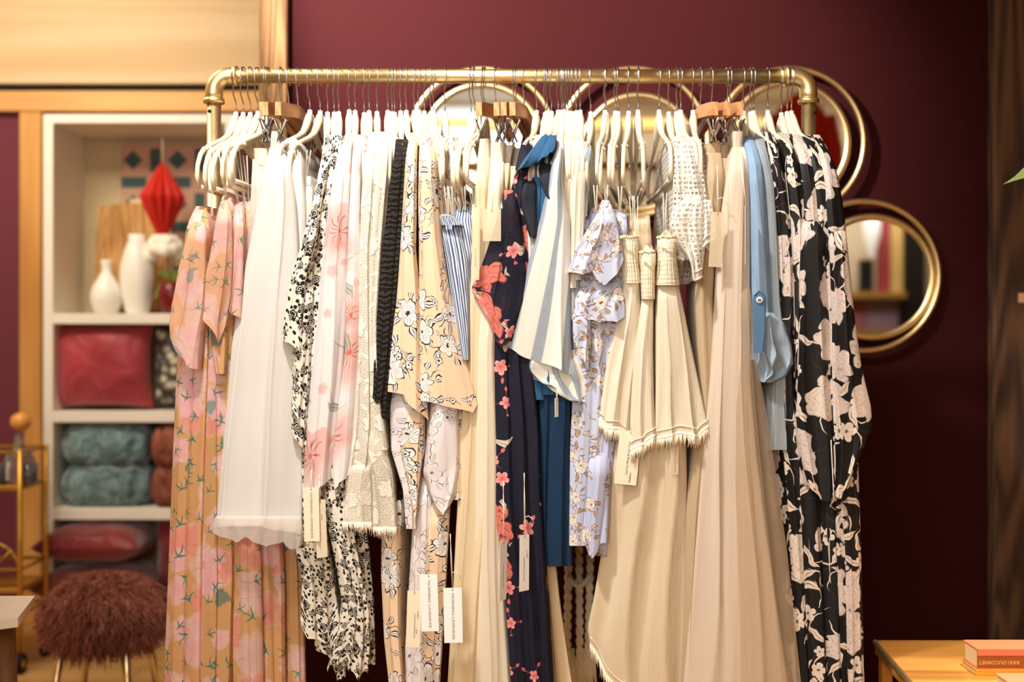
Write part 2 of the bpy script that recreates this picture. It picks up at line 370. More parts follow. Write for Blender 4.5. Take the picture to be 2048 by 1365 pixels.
def m_lace(name, col, back, sc_=95, holes=.06, transl=.25, emb=True, dark=False):
    g = G(name); uv = g.uv()
    e = g.vor(uv, sc_, .9, 'DISTANCE_TO_EDGE')['Distance']; net = g.below(e, holes, .05)
    big = flower(g, uv, 15, .42, 6, .9, (.3, .6), .7, .35, .2); mot = g.below(big['q'], 1, .1)
    lv = g.below(leaf(g, flower(g, uv, 26, .3, 3, .8, (4, 2), .9, .3), .5, .1, .35, .12), 1, .1)
    solid = g.M('ADD', g.M('ADD', mot, lv), net, clamp=True)
    hh = g.M('ADD', g.M('MULTIPLY', g.M('ADD', mot, lv, clamp=True), .8), g.M('MULTIPLY', g.noise(uv, 220, 3)[0], .8))
    vein = g.M('MULTIPLY', g.M('ADD', ring(g, big['q'], .95, .06), rays(g, big, 4, .15), clamp=True), mot)
    c = g.mix(solid, lin(back), lin(col)); c = g.mix(g.M('MULTIPLY', vein, .35), c, lin(back))
    a = g.M('MULTIPLY_ADD', solid, .3, .7)
    return g.bsdf(c, .85, transl=transl, bump=hh, bs=.8, bd=.002, alpha=a)

def m_blacklace():
    g = G('black_ruched_lace'); uv = g.uv(); x, y, _ = g.xyz(uv)
    n = g.noise(uv, 260, 3, .7)[0]; rows = g.M('SINE', g.M('ADD', g.M('MULTIPLY', y, 520), g.M('MULTIPLY', g.noise(uv, 60, 2)[0], 9)))
    c = g.mix(g.M('MULTIPLY', n, g.M('MULTIPLY_ADD', rows, .3, .6)), lin('080706'), lin('4a443e'))
    return g.bsdf(c, .8, bump=g.M('ADD', g.M('MULTIPLY', rows, .5), n), bs=1.0, bd=.004, spec=.2)

def m_crochet():
    g = G('white_crochet_lace'); uv = g.uv(); x, y, _ = g.xyz(uv)
    d = g.vor(uv, 90, .25, 'F1')['Distance']; hole = g.below(d, .27, .06)
    rows = g.M('ABSOLUTE', g.M('SINE', g.M('MULTIPLY', y, 75))); gate = g.below(.35, rows, .1)
    hole = g.M('MULTIPLY', hole, gate); lad = g.M('MULTIPLY', g.below(rows, .22, .06), g.below(g.M('SINE', g.M('MULTIPLY', x, 900)), 0, .3))
    al = g.M('SUBTRACT', 1, g.M('MULTIPLY', g.M('ADD', hole, g.M('MULTIPLY', lad, .6), clamp=True), .75))
    c = g.mix(g.noise(uv, 300, 2)[0], lin('e9e2d2'), lin('fbf8f0'))
    return g.bsdf(c, .9, transl=.3, bump=g.M('ADD', al, g.M('MULTIPLY', d, .5)), bs=.9, bd=.003, alpha=al)

def m_tulle(name, col, alpha=.72, transl=.5, streak=.25):
    g = G(name); uv = g.uv(); s_ = g.noise(g.V('MULTIPLY', uv, (1, .03, 1)), 45, 3)[0]; a = lin(col)
    c = g.mix(g.M('MULTIPLY', s_, streak*2), a, tuple(v*.72 for v in a[:3])+(1,))
    al = None if alpha >= 1 else g.M('MULTIPLY_ADD', s_, .3, alpha-.15, clamp=True)
    return g.bsdf(c, .85, transl=transl, bump=g.noise(g.V('MULTIPLY', uv, (1, .03, 1)), 30, 3)[0], bs=.3, bd=.01, alpha=al, sheen=.3)

def m_denim(name, a, b, sc_=700):
    g = G(name); uv = g.uv(); n = g.noise(g.V('MULTIPLY', uv, (1, .1, 1)), 300, 3)[0]; w = wrinkle(g, uv, 12, .3)
    c = g.mix(g.M('MULTIPLY', g.M('ADD', n, w), .5), lin(a), lin(b)); wv = g.noise(g.V('MULTIPLY', uv, (1, .4, 1)), sc_, 1)[0]
    return g.bsdf(c, .85, bump=g.M('ADD', g.M('MULTIPLY', wv, .2), w), bs=.5, bd=.008)

def m_wood(name, a, b, sc_=3, axis=2, rough=.55, ring_=10, spec=.4, bs=.15):
    g = G(name); o = g.obj(); st = [1, 1, 1]; st[axis] = .07
    v = g.V('MULTIPLY', o, tuple(st)); n = g.noise(v, sc_*8, 5, .65, .6)[0]; n2 = g.noise(v, sc_, 2, .5, 1.2)[0]
    s_ = g.M('MULTIPLY_ADD', g.M('SINE', g.M('MULTIPLY', n2, ring_*6)), .25, g.M('MULTIPLY', n, .8))
    c = g.ramp(s_, [(.1, lin(b)), (.75, lin(a))]); return g.bsdf(c, rough, bump=n, bs=bs, bd=.002, spec=spec)

def m_metal(name, col, rough=.25, var=.15):
    g = G(name); o = g.obj(); n = g.noise(o, 25, 3)[0]; c = lin(col)
    return g.bsdf(g.mix(n, tuple(v*(1-var) for v in c[:3])+(1,), c), g.M('MULTIPLY_ADD', n, .15, rough-.05), 1.0, spec=.5)

MT = {}
MT['gold'] = m_metal('brushed_gold_metal', 'f0d9a2', .36, .08)
MT['gold2'] = m_metal('polished_gold_metal', 'e8cf9a', .3, .08)
MT['chrome'] = m_metal('chrome_wire', 'c9c6c4', .22)
MT['plastic'] = simple('cream_hanger_plastic', 'e2d5ba', .5, var=.03, spec=.35)
MT['collar'] = simple('clear_grey_collar', 'd6d6cf', .3, var=.02)
MT['oakbar'] = m_wood('light_oak_bar', 'd9a06c', 'b97a48', 6, 1)
MT['hole'] = simple('black_hole', '0b0806', .9)
MT['ditsy'] = m_ditsy()
MT['linepeach'] = m_line('peach_pen_floral', 'f4d6b3', 'fbf4ee', '2b1a24', 13.5, .8, lw=1.25)
MT['linewhite'] = m_line('white_pen_floral', 'efe6e4', 'f2eae8', '6f6670', 14, .85, lw=.8)
MT['peach'] = m_peach_soft('peach_watercolour_chiffon')
MT['peachs'] = m_peach_soft('pale_watercolour_chiffon', 'eeb688', alpha=.88, pale=.15)
MT['sparse'] = m_sparse()
MT['blackcream'] = m_black_cream('black_cream_floral'); MT['blackcream2'] = m_black_cream('black_cream_floral_b', (.37, .21))
MT['navy'] = m_navy(); MT['navys'] = m_navy('sheer_navy_chiffon', .9)
MT['lav'] = m_lavender(); MT['lavs'] = m_lavender('lavender_small_floral', 'c6cbe6', 20, .6)
MT['pin'] = m_stripe('navy_pinstripe_cotton', 'e6ebf2', '3b4a6e', .0052, .5)
MT['stripe'] = m_stripe('grey_stripe_linen', 'f1ece0', '8b939c', .062, .36)
MT['lace'] = m_lace('cream_floral_lace', 'faf4e6', 'f0e7d2', 170, .09); MT['blacklace'] = m_blacklace()
MT['crochet'] = m_crochet()
MT['white'] = m_tulle('white_tulle', 'efebe5', 1.0, .3, .12); MT['whites'] = m_tulle('sheer_white_tulle', 'fffaf0', .6)
MT['taupe'] = m_tulle('taupe_tulle', 'd6bd98', .97, .3); MT['blush'] = m_tulle('blush_tulle', 'f5e2cc', .97, .3)
MT['blushs'] = m_tulle('sheer_blush_tulle', 'e9d0ae', .42)
MT['linen'] = plain_cloth('cream_linen', 'f6ebd6', 'ead8b8', .2, 12)
MT['linen2'] = plain_cloth('ecru_linen', 'eddcbf', 'dcc49c', .2, 12)
MT['satin'] = plain_cloth('champagne_satin', 'f0dcb8', 'e0c69a', .15, 16, rough=.45, sheen=0)
MT['creamtop'] = plain_cloth('ivory_crepe', 'f4ead8', 'e6d8be', .25, 16)
MT['whitetop'] = plain_cloth('white_crepe', 'ece6dd', 'dfd5c6', .25, 16)
g = G('smocked_cream_linen'); uv = g.uv(); x, y, _ = g.xyz(uv); n_ = g.noise(uv, 40, 2)[0]
h1 = g.M('ABSOLUTE', g.M('SINE', g.M('ADD', g.M('MULTIPLY', x, 620), g.M('MULTIPLY', n_, 6)))); h2 = g.M('ABSOLUTE', g.M('SINE', g.M('MULTIPLY', y, 330)))
hh_ = g.M('MULTIPLY', h1, g.M('POWER', h2, .4)); MT['smock'] = g.bsdf(g.mix(hh_, lin('ead9b6'), lin('f8edd6')), .85, transl=.15, bump=hh_, bs=.55, bd=.003)
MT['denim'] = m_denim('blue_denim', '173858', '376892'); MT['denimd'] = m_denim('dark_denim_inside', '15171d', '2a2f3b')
MT['deep'] = m_denim('deep_blue_cotton', '071626', '14395c'); MT['chambray'] = m_denim('light_chambray', '6888a8', '9db8cf'); MT['tabd'] = m_denim('washed_denim_tab', '3c5f80', '6485a3')
MT['grey'] = m_denim('grey_blue_cotton', '7d8a92', 'a3abae')
g = G('cream_vellum'); MT['vellum'] = g.bsdf(lin('f0dfc2'), .5, alpha=.55, transl=.3)
MT['puffd'] = m_denim('rolled_chambray', '6a859f', 'bccad6')
MT['cord'] = simple('cream_cord', 'efe4cc', .8); MT['paper'] = simple('white_card', 'f5f1ea', .6, var=.03)
MT['paperc'] = simple('cream_card', 'ecdcc2', .6, var=.03); MT['ink'] = simple('grey_print', '9a9690', .8); MT['inkd'] = simple('dark_print', '3a3430', .8)
g = G('clear_strap'); MT['clear'] = g.bsdf(lin('efe8da'), .3, alpha=.45)
MT['button'] = simple('pearl_button', 'd9dde2', .3)
# ------------------------------------------------------------------ drape builder
def interp(tab, x):
    if x <= tab[0][0]: return tab[0][1]
    for (a, va), (b, vb) in zip(tab, tab[1:]):
        if x <= b: return va+(vb-va)*(x-a)/(b-a) if b > a else vb
    return tab[-1][1]
def smooth_tab(tab, n):
    """resample (x, v) table to n equal steps, softened"""
    x0, x1 = tab[0][0], tab[-1][0]; r = [interp(tab, x0+(x1-x0)*i/(n-1)) for i in range(n)]
    for _ in range(2):
        r = [r[0]]+[(r[i-1]+2*r[i]+r[i+1])/4 for i in range(1, n-1)]+[r[-1]]
    return r
SHOULDER = [(258, -.03), (268, -.06), (274, -.10), (280, -.15), (288, -.187), (303, -.212), (325, -.228), (360, -.236), (1400, -.245)]
def offx(h):
    return interp([(0, -.032), (1258, -.032), (1276, -.012), (1319, 0), (1401, .0), (1470, .008), (1583, .03)], h)
def hx(h): return (h-PXC)*D/F

def drape(name, prof, mat, parent, hook=None, yf=0.0, depth=.36, nf=3, k=.42, hem=None, seed=0, rows=70, cols=46,
          sh=True, yt=None, backw=.6, drift=.8, sharp=.6, open_back=False, round_=.5, mod=None, tight=1.0, uvk=1.0, uvo=None, front=None, curl=0.0, puff=0.0, fine=True, rowmod=None):
    """one hanging piece of cloth. prof = (py, xl, xr) of the edge nearest the camera, in photo pixels; sh: follows the hanger's shoulder line;
    yf: offset of the near side in metres; depth: how far it reaches back; nf folds; hem: (u, drop in px)"""
    prof = [list(p[:3]) for p in prof]
    if sh:
        q = list(prof[0]); prof[0] = [q[0]-3, q[1]+1, q[2]-1]; prof.insert(1, [q[0]+3, q[1], q[2]])
        for p in prof:
            if p[0] < 430 and p[2]-p[1] < 17: c_ = (p[1]+p[2])/2; p[1], p[2] = c_-8.5, c_+8.5
    rnd = random.Random(seed*7+len(name)+int(prof[0][1])); p0, p1 = prof[0][0], prof[-1][0]
    XL = smooth_tab([(p[0], p[1]) for p in prof], rows); XR = smooth_tab([(p[0], p[2]) for p in prof], rows)
    ph = [rnd.random()*6.28 for _ in range(8)]; nfs = [nf*(.85+.3*rnd.random()), nf*1.73, nf*2.9, nf*.6]
    def fold(u, s):
        w = drift*(math.sin(2.2*s+ph[0])*.35+math.sin(5.1*s+ph[1])*.1+.15*s*math.sin(ph[2]))
        x = nfs[0]*(u+w*.35/ max(nf, 1)*1.5)+ph[3]
        a = 1-2*abs(math.sin(PI*x))**sharp
        b = math.sin(2*PI*(nfs[1]*.5*u+w*.4)+ph[4]); c = math.sin(2*PI*(nfs[2]*.5*u+w*.7)+ph[5]+3*s)
        return .66*a+.24*b+.09*c*(s if fine else .3)
    nb = 14; verts = []; ncol = cols+nb*2+6; usum = [[0.0] for _ in range(rows)]
    for i in range(rows):
        s = i/(rows-1); py = p0+(p1-p0)*s; xl, xr = XL[i], XR[i]
        if sh: y0 = interp(SHOULDER, py)
        else:
            ytop = -.16 if yt is None else yt; e = min(1, (py-p0)/55); y0 = ytop+(-.24-ytop)*(1-(1-e)**2)
        if front is not None: y0 = front
        y0 += yf*min(1, s*8+ (0.3 if not sh else 0))
        d0 = y0+D; wid = (xr-xl)*d0/F; am = k*wid/max(nf, 1)*(.35+.65*min(1, s*1.6)); am = min(am, .03)
        if mod: am *= mod(s)
        yb = y0+min(depth, 2*abs(y0)+.05) if depth > .2 else y0+depth*(.4+.6*min(1, s*5))
        row = []
        if rowmod: wx = rowmod(s)
        else: wx = 0
        for j in range(cols):
            u = j/(cols-1); e = abs(2*u-1)
            rd = round_*min(wid, .045)*(1-math.sqrt(max(0, 1-e**2.4*.97)))
            y = y0+rd+am*(1-fold(u, s))*.5*(1-.6*e**6)-puff*math.sin(PI*min(1, s))*math.sqrt(max(0, 1-e*e))
            px = xl+(xr-xl)*(u+.35/nfs[0]*.5*math.sin(2*PI*(nfs[0]*u+ph[6]+drift*.3*math.sin(3*s+ph[7])))*(1-e**3)*.55)
            q = py
            if hem:
                q += interp(hem, u)*max(0, (s-.45)/.55)**1.6
            if curl: q += curl*(fold(u, 1.0))*max(0, (s-.6)/.4)**2
            w = W(px+wx, q, y); row.append(w)
        cx = (row[0].x+row[-1].x)/2; zl, zr = row[0].z, row[-1].z
        hk = hx(hook) if hook is not None else cx
        if hook is None: bxc = cx*(yb+D)/d0
        else: bxc = hk+(hk-(hk+offx(hook)))*(yb/.21) if depth > .2 else cx+(hk-cx)*min(1, (yb-y0)/abs(y0) if y0 else 0)*.9
        hw = max(.006, wid/2*backw); ye0 = row[-1].y
        if depth > .2 and wid > .05: hw = min(hw, .025)
        for t in range(1, nb+1):
            f_ = t/nb; wav = math.sin(f_*9+ph[2]+s*2)*.004*s
            row.append(Vector((row[cols-1].x*(1-f_)+(bxc+hw)*f_+wav, ye0*(1-f_)+yb*f_, zr+(row[cols//2].z-zr)*f_)))
        for t in range(1, 7):
            f_ = t/7; row.append(Vector((bxc+hw*(1-2*f_), yb+.01*math.sin(PI*f_), row[cols//2].z)))
        for t in range(nb):
            f_ = 1-t/nb; wav = math.sin(f_*8+ph[1]+s*2)*.004*s
            row.append(Vector((row[0].x*(1-f_)+(bxc-hw)*f_-wav, row[0].y*(1-f_)+yb*f_, zl+(row[cols//2].z-zl)*f_)))
        acc = [0.0]
        for a, b in zip(row, row[1:]+row[:1]): acc.append(acc[-1]+math.hypot(b.x-a.x, b.y-a.y))
        usum[i] = acc; verts += row
    ref = usum[min(rows-1, int(rows*.85))]; nc = len(row)
    uo = (rnd.random()*3, rnd.random()*3) if uvo is None else uvo
    m = MB(); m.v = [tuple(v) for v in verts]; uvs = []
    for i in range(rows-1):
        for j in range(nc):
            j2 = (j+1) % nc; m.f.append((i*nc+j, (i+1)*nc+j, (i+1)*nc+j2, i*nc+j2))
            for (r_, c_) in ((i, j), (i+1, j), (i+1, j+1), (i, j+1)):
                # pattern keeps its size: half follows the local width, half the flat cloth
                uu = (.5*ref[c_]+.5*usum[r_][c_])*uvk+uo[0]; vv = (1-r_/(rows-1))*(p1-p0)*1.08/1000+uo[1]
                uvs += [uu, vv]
    m.uv = uvs
    o = m.build(name, mat, parent)
    o['_t'] = 0; del o['_t']
    return o, [verts[(rows-1)*nc+j] for j in range(cols)]

def fringe(name, line, mat, parent, length=.022, n=70, r=.0009, seed=1, clump=.4, j=.003):
    rnd = random.Random(seed); m = MB(); L = len(line)
    for i in range(n):
        t = (i+rnd.random()*.6)/n*(L-1); a = int(min(L-2, t)); p = line[a].lerp(line[a+1], t-a)
        ln = length*(.7+.5*rnd.random()+.25*math.sin(i*.8)); dx = rnd.uniform(-j, j); dy = rnd.uniform(-j, j)
        m.tube([p+Vector((0, 0, .004)), p+Vector((dx*.3, dy*.4-.001, -ln*.5)), p+Vector((dx, dy, -ln))], [r, r, r*.6], 5)
    o = m.build(name, mat, parent); o['kind'] = 'stuff'; return o

def trimband(name, line, mat, parent, dz=.012, r=.0016):
    return MB().tube([p+Vector((0, -.002, dz)) for p in line], r, 6).build(name, mat, parent)

GAR = []
def garment(name, label, cat, hook, group=None):
    t = thing(name, label, cat, (hx(hook) if hook else 0, 0, 1.55), group); GAR.append((t, hook)); return t

def loops(parent, lst, mat='clear', r=.0016, name='hanging_loop'):
    for (x1, y1, x2, y2, ya, yb) in lst:
        a, b = W(x1, y1, ya), W(x2, y2, yb)
        m = MB(); w = Vector((.004, 0, 0))
        m.tube([a-w, a*.5+b*.5-w*.6, b-w*.3, b+w*.3, a*.5+b*.5+w*.6, a+w], r, 6); m.build(name, MT[mat], parent)

# ------------------------------------------------------------------ hangers
def make_hanger():
    t = thing('clothes_hanger', 'x', 'hanger', (0, 0, 0))
    MB().tube([(0,.006,-.021),(0,.0195,-.008),(0,.0195,.006),(0,.012,.0175),(0,0,.0205),(0,-.012,.0175),(0,-.0195,.005),(0,-.0195,-.008),(0,-.0165,-.018),(-.002,-.013,-.03),(-.003,-.008,-.045),(0,-.002,-.058),(0,0,-.07),(0,0,-.092)], .0016, 7).build('hook', MT['chrome'], t, local=True)
    MB().lathe([(.0045,-.082),(.0055,-.083),(.0058,-.094),(.008,-.097)], n=14).build('collar', MT['collar'], t, local=True)
    m = MB()
    sec = [(.0045,-.094,.008),(.012,-.108,.011),(.028,-.128,.0105),(.05,-.148,.0085),(.085,-.163,.0068),(.13,-.178,.0062),(.160,-.189,.0062),(.168,-.196,.0048),(.178,-.196,.0064),(.197,-.212,.0064),(.210,-.235,.006),(.213,-.258,.006),(.204,-.280,.0062)]
    for sg in (-1, 1):
        m.tube([(0, sg*a, b) for a, b, c in sec], [c for a, b, c in sec], 10, up=(1, 0, 0), flat=.8)
    m.tube([(0, y, -.281-.0015*math.cos(y*14)) for y in [-.204+.408*i/12 for i in range(13)]], .0058, 10, up=(1, 0, 0), flat=.8)
    m.tube([(0, -.012, -.112), (0, 0, -.106), (0, .012, -.112)], .0085, 10, up=(1,0,0), flat=.6)
    m.build('frame', MT['plastic'], t, local=True)
    for sg in (-1, 1):
        MB().box((-.0075, sg*.156-.004, -.193), (.0075, sg*.156+.004, -.186), .001).build('shoulder_notch', MT['plastic'], t, local=True)
    return t
def make_clip_hanger():
    t = thing('clip_hanger', 'x', 'hanger', (0, 0, 0))
    MB().tube([(0,.006,-.021),(0,.0195,-.008),(0,.0195,.006),(0,.012,.0175),(0,0,.0205),(0,-.012,.0175),(0,-.0195,.005),(0,-.0195,-.008),(0,-.014,-.03),(0,-.004,-.05),(0,0,-.06),(0,0,-.085)], .0017, 7).build('hook', MT['chrome'], t, local=True)
    m = MB(); n = 12; pts = []
    for i in range(n+1):
        y = -.17+.34*i/n; z = -.086-.025*(abs(y)/.17)**1.15; pts.append((y, z))
    vs = []; fs = []
    for y, z in pts:
        for dx, dz in ((-.0068, .015), (.0068, .015), (.0068, -.015), (-.0068, -.015)): vs.append(Vector((dx, y, z+dz)))
    for i in range(n):
        for k_ in range(4): fs.append((i*4+k_, i*4+(k_+1) % 4, (i+1)*4+(k_+1) % 4, (i+1)*4+k_))
    fs += [(3, 2, 1, 0), (n*4, n*4+1, n*4+2, n*4+3)]
    m.add(vs, fs).build('wooden_bar', MT['oakbar'], t, smooth=False, local=True)
    for sg in (-1, 1):
        y = sg*.150
        c = MB().tube([(0, y, -.12), (0, y, -.148), (.002, y*.99, -.158)], .0014, 6)
        c.tube([(0, y-.012, -.158), (0, y+.012, -.158)], .0034, 8)
        for s2 in (-1, 1):
            c.box((s2*.0012, y-.009, -.182), (s2*.0034, y+.009, -.128), .001, m=Matrix.Translation((0, y, -.158)) @ Matrix.Rotation(s2*.36, 4, 'Y') @ Matrix.Translation((0, -y, .158)))
            c.tube([(s2*.012, y-.009, -.132), (s2*.012, y+.009, -.132)], .0019, 6)
        c.build('clip', MT['chrome'], t, local=True)
    return t
RAILZ = EYE+(682-152)*D/F
def copy_thing(src, loc, rz, label, group=None):
    c = src.copy(); C.objects.link(c); c.location = loc; c.rotation_euler = (0, 0, rz); c['label'] = label
    if group: c['group'] = group
    for ch in src.children:
        k_ = ch.copy(); C.objects.link(k_); k_.parent = c; k_.matrix_parent_inverse = Matrix.Identity(4)
    return c
_h0 = [make_hanger(), None]; _used = [False, False]
def hanger(hook, label, clip=False, rz=None, dz=0.0):
    i = 1 if clip else 0
    if _h0[i] is None: _h0[i] = make_clip_hanger()
    if rz is None: rz = math.atan2(offx(hook), .21)
    loc = (hx(hook), 0, RAILZ+dz*0)
    if not _used[i]:
        o = _h0[i]; o.location = loc; o.rotation_euler = (0, 0, rz); o['label'] = label; _used[i] = True
    else: o = copy_thing(_h0[i], loc, rz, label)
    return o
# ------------------------------------------------------------------ the garments, left to right
GRP = {}
PROFS = {}; LOW = set()
def body(t, prof, mat, hook, name='body', **k):
    if t.name not in PROFS:
        PROFS[t.name] = prof
        if k.get('sh', True) is False: LOW.add(t.name)
    return drape(name, prof, MT[mat], t, hook=hook, **k)

# --- peach chiffon maxi dresses hung low on clear loops
t = garment('maxi_dress', 'peach chiffon maxi dress with pink blossoms, outermost at the left end of the rack', 'dress', 472)
body(t, [(412,392,415),(450,372,420),(560,362,420),(720,354,418),(900,346,410),(1100,338,402),(1400,326,398)], 'peach', 472, sh=False, nf=2.2, k=.5, seed=1)
body(t, [(428,388,408),(470,374,414),(540,356,412),(620,343,408),(680,338,400),(735,340,396)], 'peachs', 472, name='sleeve', sh=False, yf=-.035, depth=.14, nf=1.6, k=.35, hem=[(0,-60),(.25,-30),(.6,-2),(1,5)], seed=2)
loops(t, [(424,300,424,432,-.20,-.18)])
t = garment('maxi_dress', 'peach chiffon maxi dress with a pale pink fluttering sleeve, second dress from the left post', 'dress', 487)
body(t, [(388,446,462),(430,432,470),(600,412,470),(740,403,462),(950,400,462),(1150,397,466),(1400,396,458)], 'peach', 487, sh=False, yf=.01, nf=2.4, k=.5, seed=3)
body(t, [(395,448,458),(440,432,464),(520,418,466),(600,398,462),(648,392,456),(690,400,452)], 'peachs', 487, name='sleeve', sh=False, yf=-.03, depth=.14, nf=1.5, k=.4, hem=[(0,-62),(.3,-40),(.75,0),(1,-40)], seed=4)
body(t, [(640,420,452),(700,424,452),(748,432,448)], 'peach', 487, name='inner_sleeve', sh=False, yt=-.22, yf=-.012, depth=.1, nf=1.5, seed=5)
loops(t, [(441,300,452,395,-.20,-.18)])
t = garment('maxi_dress', 'peach floral maxi dress partly behind the white tulle skirt, with gathered orange sleeve', 'dress', 501)
body(t, [(402,470,486),(460,464,492),(700,440,500),(900,450,520),(1100,458,522),(1400,466,528)], 'peach', 501, sh=False, yf=.03, nf=3, seed=6)
body(t, [(404,470,484),(460,464,488),(560,452,486),(625,442,484)], 'peach', 501, name='sleeve', sh=False, yf=-.005, depth=.12, nf=2, hem=[(0,-12),(1,15)], seed=7)
loops(t, [(460,300,476,404,-.18,-.16)])
t = garment('maxi_dress', 'deep orange floral maxi dress in shadow below the hem of the white tulle skirt', 'dress', 515)
body(t, [(410,484,500),(700,480,530),(1000,500,560),(1150,512,570),(1400,522,572)], 'peach', 515, sh=False, yf=.06, nf=3, seed=8)
loops(t, [(475,300,490,410,-.16,-.14)])
t = garment('maxi_dress', 'rose pink and orange maxi dress farthest back beside the black ditsy ruffles', 'dress', 533)
body(t, [(402,490,505),(700,520,570),(1000,552,598),(1150,558,606),(1400,566,612)], 'peach', 533, sh=False, yf=.09, nf=3, seed=9)
loops(t, [(490,310,497,404,-.14,-.12)])
t = garment('camisole', 'white strappy camisole hidden behind the tulle skirt on a bare looking hanger', 'top', 537)
body(t, [(318,505,522),(420,500,520),(640,500,525)], 'whitetop', 537, sh=False, yf=.08, nf=2, seed=10)

# --- white tulle skirts on clips
t = garment('tulle_skirt', 'long white layered tulle skirt with a sheer hem, clipped in front of the peach dresses', 'skirt', 578)
body(t, [(262,543,556),(300,539,563)], 'whitetop', 578, name='waistband', sh=False, yt=-.155, front=-.158, depth=.3, nf=2, k=.2, seed=11, rows=10)
body(t, [(296,539,564),(330,530,580),(400,516,592),(500,497,598),(600,478,600),(700,462,602),(800,450,604),(900,440,605),(1046,428,604)], 'white', 578, name='skirt', sh=False, yt=-.17, yf=-.01, nf=1.9, k=.35, hem=[(0,8),(.5,6),(1,24)], seed=12, round_=.8)
body(t, [(1032,430,602),(1056,425,604),(1080,426,600)], 'whites', 578, name='sheer_hem', sh=False, yt=-.235, yf=-.022, depth=.3, nf=6, k=.4, hem=[(0,-12),(.3,6),(.35,-6),(.6,14),(.8,4),(.9,20),(1,14)], seed=13, rows=24)
t = garment('tulle_skirt', 'ivory skirt clipped farthest left with its stiff plain waistband showing', 'skirt', 562)
body(t, [(296,507,536),(330,510,536)], 'creamtop', 562, name='waistband', sh=False, front=-.15, depth=.3, nf=1, k=.1, seed=14, rows=8)
body(t, [(328,508,538),(500,490,530),(700,470,520),(940,445,520)], 'whites', 562, name='skirt', sh=False, yt=-.15, yf=.035, nf=3, seed=15)
t = garment('tulle_skirt', 'white gathered skirt clipped right of the long tulle skirt', 'skirt', 596)
body(t, [(276,573,592),(300,574,600)], 'whitetop', 596, name='waistband', sh=False, front=-.16, depth=.3, nf=1, k=.1, seed=16, rows=8)
body(t, [(298,574,600),(400,578,612),(600,584,612),(860,586,612)], 'white', 596, name='skirt', sh=False, yt=-.16, yf=.03, nf=3, seed=17)
t = garment('slip_top', 'blush slip top on thin straps between the white skirt and the black rose print', 'top', 620)
body(t, [(330,588,606),(420,592,612),(560,592,606)], 'creamtop', 620, sh=False, yf=.05, nf=2, seed=18)
loops(t, [(592,300,596,336,-.2,-.17)])
t = garment('slip_top', 'cream slip top whose clear straps hang just left of the black rose print', 'top', 640)
body(t, [(352,606,622),(420,604,626),(560,600,620)], 'whitetop', 640, sh=False, yf=.045, nf=2, seed=19)
loops(t, [(618,300,612,356,-.2,-.17)])

# --- cream cotton with small black roses
t = garment('ruffle_dress', 'cream ruffled dress with small black roses, its pointed sleeve hanging nearest the white skirt', 'dress', 656)
body(t, [(272,652,666),(320,642,660),(400,626,644),(500,606,632),(620,590,616),(760,584,612),(890,583,606)], 'ditsy', 656, nf=2, k=.4, seed=20, hem=[(0,-22),(1,8)])
body(t, [(430,618,640),(500,599,627),(560,580,612),(640,568,606),(682,563,604)], 'ditsy', 656, name='sleeve', sh=False, yt=-.225, yf=-.02, depth=.1, nf=1.2, k=.25, hem=[(0,-2),(.4,4),(1,32)], seed=21)
body(t, [(860,596,640),(1000,592,652),(1100,590,656),(1180,604,668),(1300,600,682)], 'ditsy', 656, name='skirt', sh=False, yt=-.2, yf=.02, nf=3, k=.6, hem=[(0,-55),(.2,-22),(.5,-20),(.75,0),(1,-40)], seed=22)
body(t, [(1235,626,690),(1300,630,694),(1358,648,692)], 'ditsy', 656, name='hem_ruffle', sh=False, yt=-.2, yf=.035, depth=.25, nf=4, k=.6, hem=[(0,-60),(.3,-45),(.6,5),(1,-5)], seed=23, rows=30)
t = garment('ruffle_dress', 'cream ruffled dress with small black roses, the middle of its three with long frilled skirt', 'dress', 668)
body(t, [(272,665,676),(330,656,672),(420,640,660),(560,616,645),(700,606,636),(890,600,628)], 'ditsy', 668, yf=.012, nf=2, k=.5, seed=24)
body(t, [(860,640,690),(1020,648,700),(1120,670,718),(1220,686,738),(1300,672,740),(1362,655,736)], 'ditsy', 668, name='skirt', sh=False, yt=-.2, yf=.01, nf=3.4, k=.65, hem=[(0,-24),(.4,-36),(.7,0),(1,-12)], seed=25, curl=12)
body(t, [(560,600,628),(680,590,620),(780,586,614),(845,583,608)], 'ditsy', 668, name='sleeve', sh=False, yt=-.22, yf=-.006, depth=.1, nf=1.5, hem=[(0,-30),(1,20)], seed=26)
t = garment('ruffle_dress', 'cream dress with small black roses wedged against the white blossom print dresses', 'dress', 677)
body(t, [(274,676,690),(340,668,684),(440,654,672),(560,636,656),(720,628,650)], 'ditsy', 677, yf=.02, nf=2, k=.5, seed=27)
body(t, [(940,690,716),(1060,700,735),(1200,712,748),(1330,716,752)], 'ditsy', 677, name='skirt', sh=False, yt=-.16, yf=.06, nf=3, seed=28)

